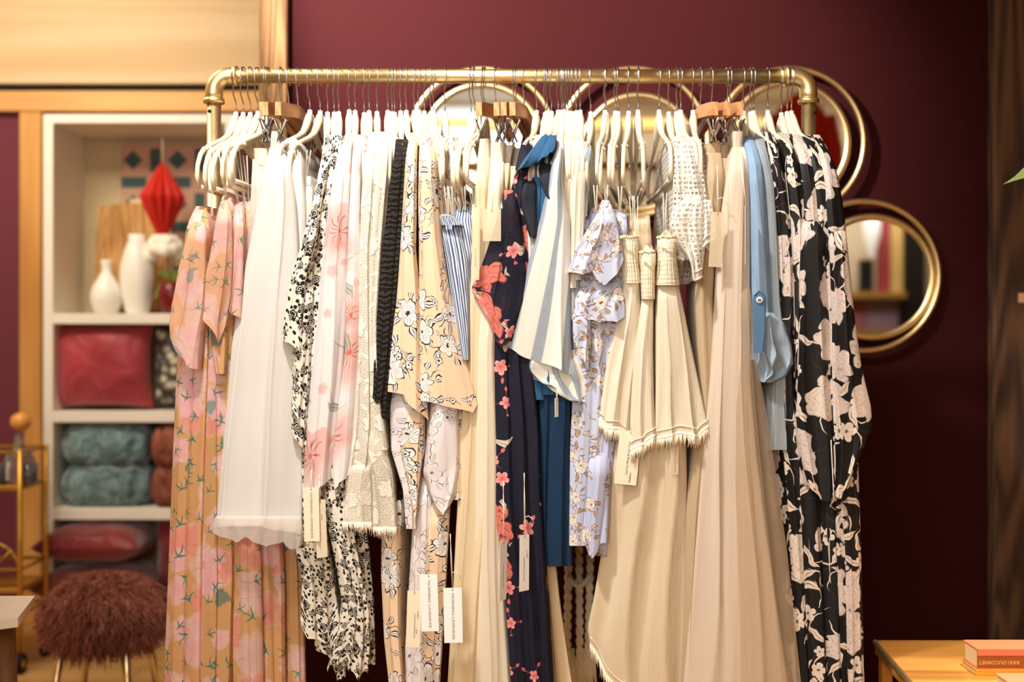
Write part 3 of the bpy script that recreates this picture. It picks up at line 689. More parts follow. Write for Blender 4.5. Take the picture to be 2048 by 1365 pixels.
# --- white with sparse blossoms
t = garment('floral_tunic', 'white tunic with a large coral blossom near the shoulder and grey leaves', 'dress', 698)
body(t, [(268,694,706),(300,676,704),(360,664,704),(450,650,702),(540,640,697),(640,632,694),(760,620,686),(860,610,676),(984,606,664)], 'sparse', 698, yf=-.012, nf=2.4, k=.45, hem=[(0,4),(.25,8),(.6,-10),(1,-28)], seed=29, round_=.9)
t = garment('floral_tunic', 'white tunic with scattered pink blossoms, middle one with a narrow visible front', 'dress', 711)
body(t, [(272,710,722),(330,704,720),(450,697,720),(580,692,722),(700,690,718),(800,676,716),(900,664,712),(955,668,700)], 'sparse', 711, yf=-.008, nf=2.2, k=.5, hem=[(0,25),(.4,10),(1,-6)], seed=30)
t = garment('floral_tunic', 'white blossom tunic tucked against the cream lace top, pale leaves at its hem', 'dress', 728)
body(t, [(272,722,736),(340,716,730),(500,714,724),(700,700,722),(900,668,712),(1015,640,706)], 'sparse', 728, yf=.02, nf=3, k=.5, seed=31, hem=[(0,-8),(1,10)])

# --- cream lace
t = garment('lace_top', 'cream lace long sleeved dress with eyelash fringed hem, left lace panel', 'dress', 739)
body(t, [(266,744,756),(300,730,758),(400,722,752),(500,718,742),(620,716,744),(740,714,748),(850,708,752),(940,694,748),(1050,686,742)], 'lace', 739, yf=-.006, nf=2, k=.45, seed=32, hem=[(0,-22),(.5,6),(1,-4)])
o, ln = drape('lace_hem_layer', [(860,720,760),(950,740,786),(1058,744,794)], MT['lace'], t, hook=755, sh=False, yt=-.235, yf=-.004, nf=1.6, k=.4, seed=33, rows=40)
fringe('eyelash_fringe', ln, MT['cord'], t, .016, 60, .0006, 3, j=.004)
o2, ln = drape('lace_hem_panel', [(930,700,742),(1000,690,744),(1048,686,744)], MT['lace'], t, hook=739, sh=False, yt=-.24, yf=-.012, nf=1.4, k=.3, seed=34, rows=30)
fringe('eyelash_fringe', ln, MT['cord'], t, .018, 60, .0006, 4, j=.004)
t = garment('lace_top', 'cream lace dress pressed beside the black lace, smooth white shoulder showing', 'dress', 755)
body(t, [(266,758,776),(300,752,778),(400,746,770),(500,738,762),(640,734,754),(800,738,760),(900,745,775)], 'lace', 755, yf=-.002, nf=1.6, k=.4, seed=35)
t = garment('crepe_blouse', 'plain white crepe blouse squeezed between cream lace and black lace', 'top', 776)
body(t, [(276,774,784),(320,768,780),(450,760,772),(700,740,756)], 'creamtop', 776, yf=.02, nf=2, seed=36)
t = garment('crepe_blouse', 'off white crepe blouse barely visible right before the black lace', 'top', 785)
body(t, [(276,782,792),(330,776,786),(600,750,766)], 'linen', 785, yf=.03, nf=2, seed=37)

# --- black lace
t = garment('black_lace_top', 'black ruched lace top with a narrow sleeve, left of the black pair', 'top', 790)
body(t, [(281,793,806),(310,788,806),(380,778,800),(500,764,792),(600,756,784),(700,747,778),(790,738,766)], 'blacklace', 790, yf=-.006, nf=2, k=.5, seed=38, hem=[(0,0),(.6,18),(1,8)])
t = garment('black_lace_top', 'black ruched lace top touching the peach floral kimono', 'top', 801)
body(t, [(281,804,815),(320,800,812),(400,794,806),(500,786,800),(650,772,786),(838,756,770)], 'blacklace', 801, yf=.004, nf=1.6, k=.5, seed=39)

# --- peach kimono tops with pen drawn flowers
t = garment('kimono_blouse', 'peach kimono blouse with pen drawn flowers, narrow left one beside the black lace', 'blouse', 812)
body(t, [(268,822,834),(300,812,834),(400,806,834),(500,800,832),(600,792,842),(700,778,850),(782,770,858)], 'linepeach', 812, yf=-.012, nf=1.5, k=.35, hem=[(0,0),(.4,8),(.75,40),(1,62)], seed=40, round_=.8)
body(t, [(770,778,850),(900,782,850),(980,806,834),(1058,812,832)], 'linewhite', 812, name='tie', sh=False, yt=-.2, yf=.02, depth=.12, nf=1.5, seed=41)
body(t, [(1000,764,806),(1150,762,800),(1280,768,800),(1372,778,806)], 'linepeach', 812, name='skirt', sh=False, yt=-.2, yf=.03, nf=2, seed=42)
t = garment('kimono_blouse', 'peach kimono blouse with pen drawn flowers and the widest sleeve, flared to a pointed hem', 'blouse', 828)
body(t, [(266,842,862),(300,838,872),(400,836,878),(480,838,884),(560,838,896),(640,838,912),(740,836,938),(812,834,956)], 'linepeach', 828, yf=-.02, nf=1.8, k=.3, hem=[(0,-12),(.15,-8),(.5,0),(.9,14),(1,-4)], seed=43, round_=.8)
body(t, [(790,866,916),(880,854,920),(950,846,922),(1000,856,916),(1030,868,902)], 'linewhite', 828, name='cuff', sh=False, yt=-.225, yf=-.004, depth=.14, nf=1.6, k=.3, hem=[(0,-24),(.5,2),(1,-22)], seed=44, round_=1.0)
body(t, [(1000,862,902),(1100,852,896),(1250,846,888),(1372,846,880)], 'linepeach', 828, name='skirt', sh=False, yt=-.2, yf=.02, nf=2.4, seed=45)
t = garment('kimono_blouse', 'peach kimono blouse with pen drawn flowers hanging second behind the widest sleeve', 'blouse', 838)
body(t, [(272,862,876),(340,860,882),(500,866,890),(800,880,925),(900,895,930),(1000,900,925)], 'linepeach', 838, yf=.02, nf=2, seed=46)
body(t, [(950,830,866),(1100,822,862),(1300,810,860),(1372,812,858)], 'linewhite', 838, name='lining', sh=False, yt=-.18, yf=.035, nf=3, seed=47)
t = garment('kimono_blouse', 'pale kimono blouse with thin grey flower drawing, showing as a white drop shaped cuff', 'blouse', 849)
body(t, [(274,872,884),(400,874,888),(600,880,905),(860,880,915)], 'linewhite', 849, yf=.045, nf=2, seed=48)
body(t, [(800,812,850),(900,800,846),(980,816,838),(1040,824,834)], 'linepeach', 849, name='cuff', sh=False, yt=-.2, yf=.012, depth=.12, nf=1.4, hem=[(0,-20),(.5,6),(1,-26)], seed=49)
t = garment('kimono_blouse', 'peach blouse with pen flowers whose side seam shows left of the striped blue top', 'blouse', 861)
body(t, [(276,880,896),(340,876,896),(450,880,905),(640,900,925)], 'linepeach', 861, yf=.06, nf=2, seed=50)
t = garment('kimono_blouse', 'peach blouse with faint pen flowers, last before the bare hangers in the middle', 'blouse', 867)
body(t, [(276,892,906),(340,890,910),(470,900,915),(640,908,925)], 'linewhite', 867, yf=.075, nf=2, seed=51)
t = garment('kimono_blouse', 'tan backed floral blouse facing the bare hangers in the middle', 'blouse', 890)
body(t, [(276,884,918),(340,884,928),(420,890,926),(640,915,938)], 'linepeach', 890, yf=.09, nf=2, seed=52)

# --- pinstripe rompers
t = garment('pinstripe_romper', 'navy and white pinstripe romper with gathered neckline beside the peach kimono sleeve', 'romper', 942)
body(t, [(430,882,908),(450,878,914),(475,884,926),(520,892,938),(600,904,938),(720,922,938)], 'pin', 942, sh=False, yf=.0, nf=3, k=.5, seed=53)
body(t, [(428,883,895),(434,878,912),(450,882,924)], 'pin', 942, name='neck_ruffle', sh=False, yt=-.235, yf=-.012, depth=.16, nf=5, k=.7, seed=54, rows=16)
loops(t, [(892,372,896,432,-.21,-.2), (900,372,905,430,-.21,-.2)])
t = garment('pinstripe_romper', 'pinstripe romper with dense ruffled straps, half hidden behind its twin', 'romper', 949)
body(t, [(412,914,936),(440,908,944),(520,925,945),(700,932,948)], 'pin', 949, sh=False, yf=.02, nf=4, k=.6, seed=55)
loops(t, [(912,395,920,420,-.2,-.18), (926,372,930,420,-.2,-.18)])
t = garment('pinstripe_romper', 'grey pinstripe romper deepest in the middle gap next to the champagne skirts', 'romper', 966)
body(t, [(405,938,955),(520,935,955),(700,938,956)], 'pin', 966, sh=False, yf=.05, nf=3, seed=56)
loops(t, [(940,370,945,410,-.18,-.16)])
t = garment('slip_top', 'cream slip on clear straps under the bare middle hangers', 'top', 970)
body(t, [(372,945,962),(560,940,955),(760,942,962)], 'creamtop', 970, sh=False, yf=.07, nf=2, seed=57)

# --- champagne skirts on clips
sk = [(992, 'long champagne satin skirt clipped first in the middle wooden group, plain narrow waist', [(277,960,978),(330,955,980),(500,945,975),(700,930,975),(850,922,990),(1000,915,985),(1200,905,968),(1400,893,962)], .0, 'satin', 61),
      (1028, 'long champagne skirt with a wide pale waistband, second of the middle clipped skirts', [(284,982,1008),(340,980,1008),(500,965,1005),(700,955,990),(900,950,1000),(1100,950,1000),(1400,945,1020)], -.004, 'linen', 62),
      (1032, 'long cream satin skirt clipped third in the middle, beside the navy print', [(290,1008,1028),(400,1000,1020),(600,975,1000),(800,960,990),(1000,975,1005),(1400,985,1022)], .03, 'satin', 63),
      (1048, 'pale pleated skirt clipped last in the middle, falling behind the navy chiffon dress', [(296,1024,1042),(400,1015,1035),(700,1000,1050),(1000,1060,1100),(1200,1085,1120),(1400,1088,1150)], .06, 'satin', 64)]
for h, lab, pr, yf_, mt_, sd in sk:
    t = garment('pleated_skirt', lab, 'skirt', h)
    body(t, pr[:1]+[(pr[0][0]+40, pr[1][1], pr[1][2])], 'creamtop', h, name='waistband', sh=False, front=-.165+yf_, depth=.3, nf=1, k=.15, seed=sd, rows=8)
    body(t, [(pr[0][0]+36, pr[1][1], pr[1][2])]+pr[2:], mt_, h, name='skirt', sh=False, yt=-.165, yf=yf_+.008, nf=1.7, k=.42, seed=sd+20)

# --- navy chiffon
t = garment('chiffon_dress', 'navy chiffon dress with coral blossoms and a wide pointed sheer sleeve', 'dress', 1074)
body(t, [(276,1046,1062),(310,1036,1060),(400,1018,1052),(520,1000,1060),(700,985,1060),(850,983,1078),(1000,986,1082),(1150,1008,1092),(1400,1024,1106)], 'navy', 1074, nf=3, k=.5, seed=70)
body(t, [(380,1008,1030),(430,996,1040),(500,974,1048),(570,950,1050),(606,942,1046),(660,958,1030),(690,975,1020)], 'navys', 1074, name='sleeve', sh=False, yt=-.225, yf=-.02, depth=.12, nf=2, k=.3, hem=[(0,-80),(.25,-20),(.6,5),(1,-8)], seed=71)
t = garment('chiffon_dress', 'navy and coral chiffon dress narrow behind the denim cuffs', 'dress', 1091)
body(t, [(274,1058,1070),(340,1045,1062),(600,1040,1070),(900,1040,1075),(1136,1050,1085)], 'navy', 1091, yf=.03, nf=2, seed=72)

# --- denim with folded cuffs
t = garment('crepe_blouse', 'white blouse whose shoulder shows above the first denim cuff', 'blouse', 1095)
body(t, [(272,1072,1086),(310,1058,1076),(345,1046,1064),(600,1050,1070)], 'whitetop', 1095, yf=.01, nf=2, seed=73)
def cuffed(hook, lab, body_p, cuff_p, in_p, seed, yf_):
    t = garment('denim_top', lab, 'top', hook)
    body(t, body_p, 'denim', hook, yf=yf_+.02, nf=1.6, k=.35, seed=seed)
    body(t, cuff_p, 'denim', hook, name='cuff', sh=False, yt=-.19, yf=yf_-.012, depth=.07, nf=1, k=.25, seed=seed+1, hem=[(0,8),(.35,-8),(.7,-14),(1,-22)])
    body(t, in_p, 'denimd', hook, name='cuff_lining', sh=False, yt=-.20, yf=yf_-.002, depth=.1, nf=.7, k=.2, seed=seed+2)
    return t
cuffed(1103, 'blue denim top with a wide folded cuff open to its dark lining, left one', [(270,1085,1098),(320,1066,1088),(500,1062,1080),(700,1062,1085),(800,1066,1090)], [(272,1084,1098),(300,1062,1092),(325,1042,1084),(346,1028,1072)], [(338,1030,1073),(370,1032,1073),(405,1038,1071),(445,1052,1070),(472,1061,1071)], 74, 0)
cuffed(1117, 'blue denim top with a folded cuff, right one touching the striped linen', [(272,1099,1112),(330,1082,1104),(500,1080,1100),(790,1084,1110)], [(270,1098,1113),(290,1090,1112),(312,1078,1106),(324,1072,1104)], [(318,1075,1107),(350,1078,1107),(380,1086,1106),(398,1096,1105)], 78, -.004)
t = garment('blue_trousers', 'deep blue trousers showing as a dark blue strip under the striped linen', 'trousers', 1124)
body(t, [(640,1080,1140),(800,1078,1140),(950,1080,1138),(1133,1084,1142)], 'deep', 1124, sh=False, yt=-.19, yf=.015, nf=1.8, k=.7, seed=82)

# --- striped linen and neighbours
t = garment('striped_linen_shirt', 'white linen shirt with broad grey stripes, wide sleeve spread toward the viewer', 'shirt', 1128)
body(t, [(274,1113,1126),(310,1106,1126),(360,1098,1124),(440,1080,1140),(520,1056,1142),(600,1034,1142),(710,1006,1144)], 'stripe', 1128, yf=-.014, nf=1.3, k=.22, hem=[(0,-18),(.3,0),(.7,25),(1,40)], seed=83, uvo=(.2,.05), round_=.8)
body(t, [(690,1018,1142),(740,1018,1144),(790,1050,1160),(800,1070,1172)], 'stripe', 1128, name='rolled_cuff', sh=False, yt=-.22, yf=.0, depth=.16, nf=2.4, k=.5, hem=[(0,-66),(.3,-30),(.65,0),(1,4)], seed=84, uvo=(.23,.4), rows=36)
lin_f = [(1124.6,'linen shirt with a thin shadow fold, first behind the striped sleeve',1122,1134,'linen2',.03), (1132,'cream gauze shirt second behind the striped sleeve',1130,1143,'linen',.02),
         (1137,'white gauze shirt third behind the striped sleeve',1137,1151,'whitetop',.02), (1143.5,'ecru crinkled shirt fourth behind the striped sleeve',1145,1158,'linen2',.03),
         (1152,'cream crinkled shirt fifth behind the striped sleeve',1150,1166,'linen',.012), (1160,'ivory shirt sixth behind the striped sleeve, by the bare hangers',1158,1176,'creamtop',.012)]
for i, (h, lab, a, b, mt_, yf_) in enumerate(lin_f):
    t = garment('linen_shirt', lab, 'shirt', h); q = i*2
    body(t, [(276+i*2,a,b),(320,a-4,b-2),(400,a-6,b-6),(520,a-9,b-12),(640-q*8,a-10,b-14)], mt_, h, yf=yf_, nf=1.6, k=.5, seed=90+i)
t = garment('striped_linen_shirt', 'second linen shirt with grey stripes, only its rumpled lower cuff peeks out below', 'shirt', 1181)
body(t, [(298,1166,1184),(360,1158,1176),(480,1146,1158),(640,1140,1158)], 'stripe', 1181, yf=.02, nf=1.6, seed=97)
body(t, [(700,1120,1150),(760,1130,1172),(806,1136,1182)], 'stripe', 1181, name='rolled_cuff', sh=False, yt=-.22, yf=.012, depth=.14, nf=1.6, k=.5, hem=[(0,-6),(.5,2),(1,-30)], seed=98, rows=30)

# --- lavender florals, low on loops
def flo(h, lab, tops, ruff, tx, extra=None, seed=0, yf_=0.0, mt_='lav'):
    t = garment('floral_romper', lab, 'romper', h)
    body(t, tops, mt_, h, sh=False, yf=yf_+.02, nf=2.4, k=.5, seed=seed)
    for i, (nm, pr, hm, dy) in enumerate(ruff): body(t, pr, mt_, h, name=nm, sh=False, yt=-.2, yf=yf_+dy, depth=.15, nf=1.7, k=.4, hem=hm, seed=seed+i+1, curl=6)
    loops(t, tx); return t
flo(1211, 'lavender romper with brown outlined flowers and a broad two tier ruffle', [(408,1206,1218),(440,1192,1228),(560,1150,1240),(760,1146,1225),(900,1140,1216),(1092,1138,1180)],
    [('shoulder_ruffle', [(400,1204,1218),(430,1192,1232),(500,1150,1244),(556,1134,1248)], [(0,-6),(.4,-12),(.7,18),(1,-36)], -.03),
     ('lower_ruffle', [(556,1168,1240),(600,1150,1250),(640,1148,1250)], [(0,-10),(.5,8),(1,-2)], -.012),
     ('ruffle_tail', [(600,1144,1182),(680,1146,1180),(738,1158,1176)], [(0,-30),(1,4)], -.004)], [(1212,370,1212,408,-.2,-.2)], seed=100)
flo(1212, 'lavender romper with gathered stems of flowers at far left of its group', [(428,1158,1180),(470,1148,1176),(540,1136,1166),(640,1140,1176),(720,1146,1184)],
    [('inner_ruffle', [(580,1174,1212),(660,1176,1214),(732,1186,1206)], [(0,-40),(.5,2),(1,-30)], .004)], [(1170,396,1172,432,-.2,-.2)], seed=104, yf_=.012)
flo(1231, 'blue tinted floral romper with a tied shoulder, right one of the group', [(418,1226,1252),(450,1224,1256),(560,1216,1250),(700,1212,1244),(900,1196,1228),(1112,1176,1214)],
    [('shorts', [(900,1178,1222),(1000,1172,1218),(1110,1170,1214)], [(0,-14),(.3,6),(1,-30)], -.006)], [(1240,372,1240,420,-.2,-.2)], seed=108, yf_=.008, mt_='lavs')
flo(1236, 'plain lavender backed romper between the two flowered shoulders', [(415,1180,1202),(450,1176,1204),(600,1180,1216),(700,1190,1216)],
    [('inner_ruffle', [(620,1206,1236),(690,1206,1236),(720,1212,1232)], [(0,-12),(.5,4),(1,-40)], .008)], [(1191,370,1192,418,-.2,-.2)], seed=112, yf_=.03)

# --- smocked linen dresses with fringe
def smock(h, lab, top, mid, skirt, hem, seed, yf_, tx):
    t = garment('smocked_dress', lab, 'dress', h); (ty, a, b), (my, c, d) = top, mid
    md = lambda s: .55+.45*abs(math.sin(s*40))
    body(t, [(ty-6,a+4,b-4),(ty,a-1,b+2),(ty+12,a-1,b+2),(ty+30,a+3,b),(my,c-1,d+2)], 'smock', h, name='smocked_bodice', sh=False, yt=-.22, yf=yf_-.006, depth=.17, nf=7, k=.3, seed=seed, rows=70, cols=80, mod=md, sharp=.9, round_=.8, drift=.25)
    o, ln = body(t, [(my-3,c+1,d-1)]+skirt, 'linen', h, name='skirt', sh=False, yt=-.235, yf=yf_, depth=.3, nf=2.1, k=.5, seed=seed+1, hem=hem, round_=.7)
    trimband('fagoting_band', ln, MT['cord'], t, .016, .0012); trimband('hem_braid', ln, MT['cord'], t, .0, .0022)
    fringe('fringe', [p+Vector((0,-.002,0)) for p in ln], MT['cord'], t, .022, 130, .0009, seed)
    m_ = MB(); m_.tube([W(a+(b-a)*q/24, ty-4+2*math.sin(q*1.9), -.262+yf_+.012*abs(q/12-1)**3) for q in range(25)], [.0032+.001*math.sin(q*2.3) for q in range(25)], 8); m_.build('ruffled_neckline', MT['smock'], t)
    body(t, [(ty-22,(a+b)/2-1,(a+b)/2+5),(ty-16,(a+b)/2-6,(a+b)/2+10),(ty-6,a+5,b-3),(ty+8,a+5,b-4)], 'smock', h, name='back_neckline', sh=False, yt=-.2, yf=yf_+.03, depth=.12, nf=4, k=.4, seed=seed+3, rows=16)
    loops(t, tx, 'cord', .0009); return t
smock(1258, 'cream linen dress with smocked bodice and fringe, left of the smocked trio', (478,1236,1276), (566,1246,1280), [(640,1230,1282),(740,1210,1268),(846,1196,1258)], [(0,-8),(.3,10),(.7,12),(1,30)], 120, .012, [(1262,392,1266,462,-.2,-.2)])
smock(1276, 'cream linen dress with the lowest and narrowest smocked bodice in the centre', (508,1280,1310), (598,1284,1308), [(700,1268,1306),(800,1262,1308),(888,1258,1312)], [(0,14),(.5,0),(1,-20)], 124, -.004, [(1272,392,1274,492,-.2,-.2)])
smock(1319, 'cream linen dress with smocked bodice and widest fringed skirt, right of the trio', (478,1315,1352), (570,1314,1358), [(640,1312,1372),(740,1312,1392),(868,1310,1416)], [(0,10),(.5,-2),(.8,6),(1,-16)], 128, -.012, [(1330,386,1328,470,-.2,-.2)])
t = garment('smocked_dress', 'long cream linen dress with fringe, hanging below the smocked trio to the floor', 'dress', 1277)
o, ln = body(t, [(840,1236,1372),(960,1222,1374),(1080,1206,1372),(1200,1190,1370),(1300,1175,1370),(1350,1180,1370)], 'linen2', 1277, name='skirt', sh=False, yt=-.2, yf=.02, nf=2.3, k=.42, seed=132, hem=[(0,-60),(.2,0),(.32,30),(1,60)], round_=.6)
fringe('fringe', ln, MT['cord'], t, .024, 160, .0009, 9); trimband('fagoting_band', ln, MT['cord'], t, .018, .0012)
body(t, [(430,1256,1300),(600,1250,1310),(850,1240,1340)], 'linen2', 1277, name='bodice', sh=False, yt=-.17, yf=.06, nf=3, seed=133)

# --- crochet lace tops
t = garment('crochet_top', 'white crochet top with a scalloped bell sleeve nearest the smocked dresses', 'top', 1337)
body(t, [(274,1348,1364),(330,1346,1380),(420,1346,1396),(520,1350,1400)], 'crochet', 1337, yf=.01, nf=2, k=.4, seed=140)
o, ln = body(t, [(388,1378,1402),(420,1344,1410),(450,1340,1412),(500,1356,1410),(560,1376,1404)], 'crochet', 1337, name='sleeve', sh=False, yt=-.22, yf=-.03, depth=.13, nf=2, k=.4, hem=[(0,-60),(.5,2),(1,-6)], seed=141)
trimband('scalloped_edge', ln, MT['whitetop'], t, .001, .0028); trimband('ladder_stitch_cord', ln, MT['whitetop'], t, .018, .0016)
t = garment('crochet_top', 'white crochet top with ladder stitch cuff beside the blush waistbands', 'top', 1354)
body(t, [(274,1362,1378),(330,1368,1396),(420,1376,1414),(500,1384,1420)], 'crochet', 1354, yf=.002, nf=2.4, k=.4, seed=142)
o, ln = body(t, [(400,1398,1424),(440,1396,1430),(486,1394,1432)], 'crochet', 1354, name='cuff', sh=False, yt=-.22, yf=-.02, depth=.1, nf=2, k=.4, hem=[(0,16),(.6,0),(1,-14)], seed=143, rows=30)
trimband('cuff_cord', ln, MT['whitetop'], t, .001, .0025); trimband('ladder_stitch_cord', ln, MT['whitetop'], t, .016, .0016)
t = garment('crochet_top', 'white crochet top third of the crochet group, shoulder high', 'top', 1362)
body(t, [(276,1376,1390),(330,1388,1404),(420,1400,1420)], 'crochet', 1362, yf=.012, nf=2, k=.4, seed=144)
t = garment('crochet_top', 'white crochet top last of the crochet group under the first wooden bar on the right', 'top', 1386)
body(t, [(280,1388,1400),(340,1398,1410),(430,1406,1424)], 'crochet', 1386, yf=.03, nf=2, k=.4, seed=145)

# --- blush and taupe tulle skirts on clips
def tulle(h, lab, wb, pr, mt_, yf_, seed, sheer=None):
    t = garment('tulle_skirt', lab, 'skirt', h)
    body(t, wb, mt_, h, name='waistband', sh=False, front=-.165+yf_, depth=.3, nf=1.5, k=.2, seed=seed, rows=10)
    body(t, pr, mt_, h, name='skirt', sh=False, yt=-.168, yf=yf_+.004, nf=2.0, k=.45, seed=seed+1, round_=.7, sharp=.5)
    if sheer: body(t, sheer, 'blushs', h, name='sheer_overlay', sh=False, yt=-.2, yf=yf_-.012, depth=.3, nf=3.5, k=.6, seed=seed+2, round_=.9)
    return t
tulle(1401, 'taupe tulle skirt clipped left of the blush one, darker and behind', [(281,1418,1438),(308,1410,1442)], [(305,1410,1442),(350,1414,1450),(500,1398,1432),(600,1388,1425),(800,1400,1432),(1000,1372,1420),(1200,1368,1400),(1400,1360,1395)], 'taupe', .02, 150)
tulle(1454, 'blush tulle maxi skirt with sheer spreading overlay, clipped highest on the right', [(262,1466,1486),(295,1466,1484)], [(292,1466,1486),(330,1456,1500),(420,1444,1500),(520,1434,1500),(640,1428,1500),(760,1420,1500),(900,1406,1512),(1060,1394,1532),(1200,1382,1552),(1400,1364,1580)], 'blush', -.01, 153,
      [(560,1480,1500),(700,1484,1510),(820,1470,1532),(950,1470,1552),(1100,1474,1574),(1250,1478,1590),(1400,1478,1606)])
tulle(1423, 'beige tulle skirt with a small waist, clipped between the taupe and the blush skirt', [(290,1442,1458),(320,1440,1458)], [(316,1440,1458),(420,1440,1458),(700,1424,1450),(1000,1420,1450),(1400,1400,1440)], 'taupe', .045, 156)
t = garment('slip_top', 'cream slip hidden under the highest wooden bar on the right', 'top', 1461)
body(t, [(270,1480,1492),(330,1488,1500),(520,1490,1504)], 'creamtop', 1461, yf=.05, nf=2, seed=159)

# --- chambray shirts
t = garment('chambray_shirt', 'light blue chambray shirt with a tabbed rolled sleeve bunched into a puff', 'shirt', 1488)
body(t, [(272,1490,1502),(292,1490,1516),(330,1494,1528),(400,1498,1534),(500,1500,1540),(640,1502,1552),(720,1500,1560)], 'chambray', 1488, nf=2, k=.4, seed=160, yf=-.004, round_=.9)
body(t, [(625,1524,1548),(645,1508,1570),(690,1504,1584),(730,1508,1588),(757,1516,1576),(772,1522,1545)], 'puffd', 1488, name='rolled_cuff', sh=False, yt=-.235, yf=-.012, depth=.11, nf=2.6, k=1.1, drift=3, seed=161, puff=.025, round_=1.0, hem=[(0,-8),(1,-6)])
tb = MB().poly([W(1508,590,-.272), W(1519,580,-.272), W(1531,590,-.272), W(1532,660,-.272), W(1528,706,-.272), W(1508,706,-.272), W(1507,650,-.272)], (0, .004, 0)).build('sleeve_tab', MT['tabd'], t, smooth=False)
MB().tube([W(1509,592,-.2725), W(1519,583,-.2725), W(1529.5,592,-.2725), W(1530,660,-.2725), W(1526,703,-.2725)], .0006, 5).build('tab_stitching', MT['denimd'], tb)
MB().lathe([(.0035,-.0012),(.0066,-.001),(.0072,.0004),(.0062,.0016),(.0048,.0011),(.0005,.001)], W(1519,600,-.274), 24, m=Matrix.Rotation(PI/2, 4, 'X')).build('button', MT['button'], tb)
MB().add(*(lambda m_: (m_.v, m_.f))(MB().box(W(1516.8,597.5,-.2765), W(1518.2,602.5,-.2755)).box(W(1519.8,597.5,-.2765), W(1521.2,602.5,-.2755)))).build('button_thread', MT['denimd'], tb, smooth=False)
t = garment('chambray_shirt', 'grey blue shirt between the chambray sleeve and the black floral dresses', 'shirt', 1501)
body(t, [(264,1510,1524),(300,1514,1534),(360,1528,1548),(450,1536,1554),(600,1544,1560),(700,1548,1572),(900,1540,1580)], 'grey', 1501, yf=.008, nf=1.6, k=.5, seed=163)

# --- black and cream florals
bl = [(1507, 'black dress with cream flowers, narrow one touching the grey blue shirt', [(266,1530,1544),(300,1538,1560),(400,1550,1576),(520,1554,1590),(700,1556,1590),(850,1560,1600),(1000,1575,1625),(1400,1595,1650)], .012, 170, 'blackcream'),
      (1535.5, 'black dress with cream flowers, second one counted from the grey blue shirt', [(268,1556,1572),(300,1566,1592),(400,1578,1612),(550,1588,1622),(750,1592,1630),(1000,1600,1660),(1400,1620,1680)], .002, 171, 'blackcream2'),
      (1562.5, 'black dress with large cream peonies, its narrow sleeve in the middle of the black group', [(270,1582,1598),(300,1594,1622),(400,1606,1642),(550,1612,1650),(750,1606,1655),(1000,1640,1690),(1400,1650,1706)], -.002, 172, 'blackcream'),
      (1575, 'black dress with cream flowers hanging second from the right post', [(274,1604,1620),(310,1620,1646),(400,1632,1664),(550,1640,1675),(750,1640,1680),(1000,1660,1705),(1400,1680,1722)], -.006, 173, 'blackcream2')]
for h, lab, pr, yf_, sd, mt_ in bl:
    t = garment('floral_dress', lab, 'dress', h); body(t, pr, mt_, h, yf=yf_, nf=2.2, k=.5, seed=sd)
    if sd == 170:
        body(t, [(960,1574,1616),(1060,1578,1622),(1200,1584,1640),(1400,1590,1660)], mt_, h, name='skirt', sh=False, yt=-.2, yf=.03, nf=3, seed=180)
    if sd == 172:
        body(t, [(420,1604,1650),(520,1600,1650),(700,1598,1664),(850,1592,1672),(950,1604,1672),(1000,1616,1668)], mt_, h, name='sleeve', sh=False, yt=-.2, yf=-.02, depth=.12, nf=2, k=.4, seed=181, hem=[(0,-30),(.5,0),(1,6)])
        MB().tube([W(1662,880,-.262), W(1668,1000,-.262), W(1660,1012,-.264), W(1672,1020,-.262)], .0012, 6).build('sleeve_tie', MT['blackcream'], t)
t = garment('floral_dress', 'black dress with large cream peonies and a billowing cuff, outermost at the right end', 'dress', 1583)
body(t, [(272,1620,1640),(300,1630,1660),(350,1640,1676),(420,1642,1688),(550,1648,1700),(700,1640,1708),(900,1668,1716),(1100,1690,1722),(1400,1692,1730)], 'blackcream2', 1583, yf=-.01, nf=2.2, k=.5, seed=176)
body(t, [(440,1656,1690),(540,1660,1700),(640,1664,1710),(740,1664,1724),(830,1666,1742),(885,1670,1745),(930,1672,1728),(990,1668,1700)], 'blackcream', 1583, name='sleeve', sh=False, yt=-.2, yf=-.03, depth=.13, nf=2, k=.4, seed=177, hem=[(0,0),(.4,8),(.8,-18),(1,-60)])
body(t, [(1010,1634,1700),(1150,1640,1714),(1280,1650,1724),(1400,1656,1730)], 'blackcream', 1583, name='skirt', sh=False, yt=-.2, yf=.0, nf=3.4, k=.6, seed=178)

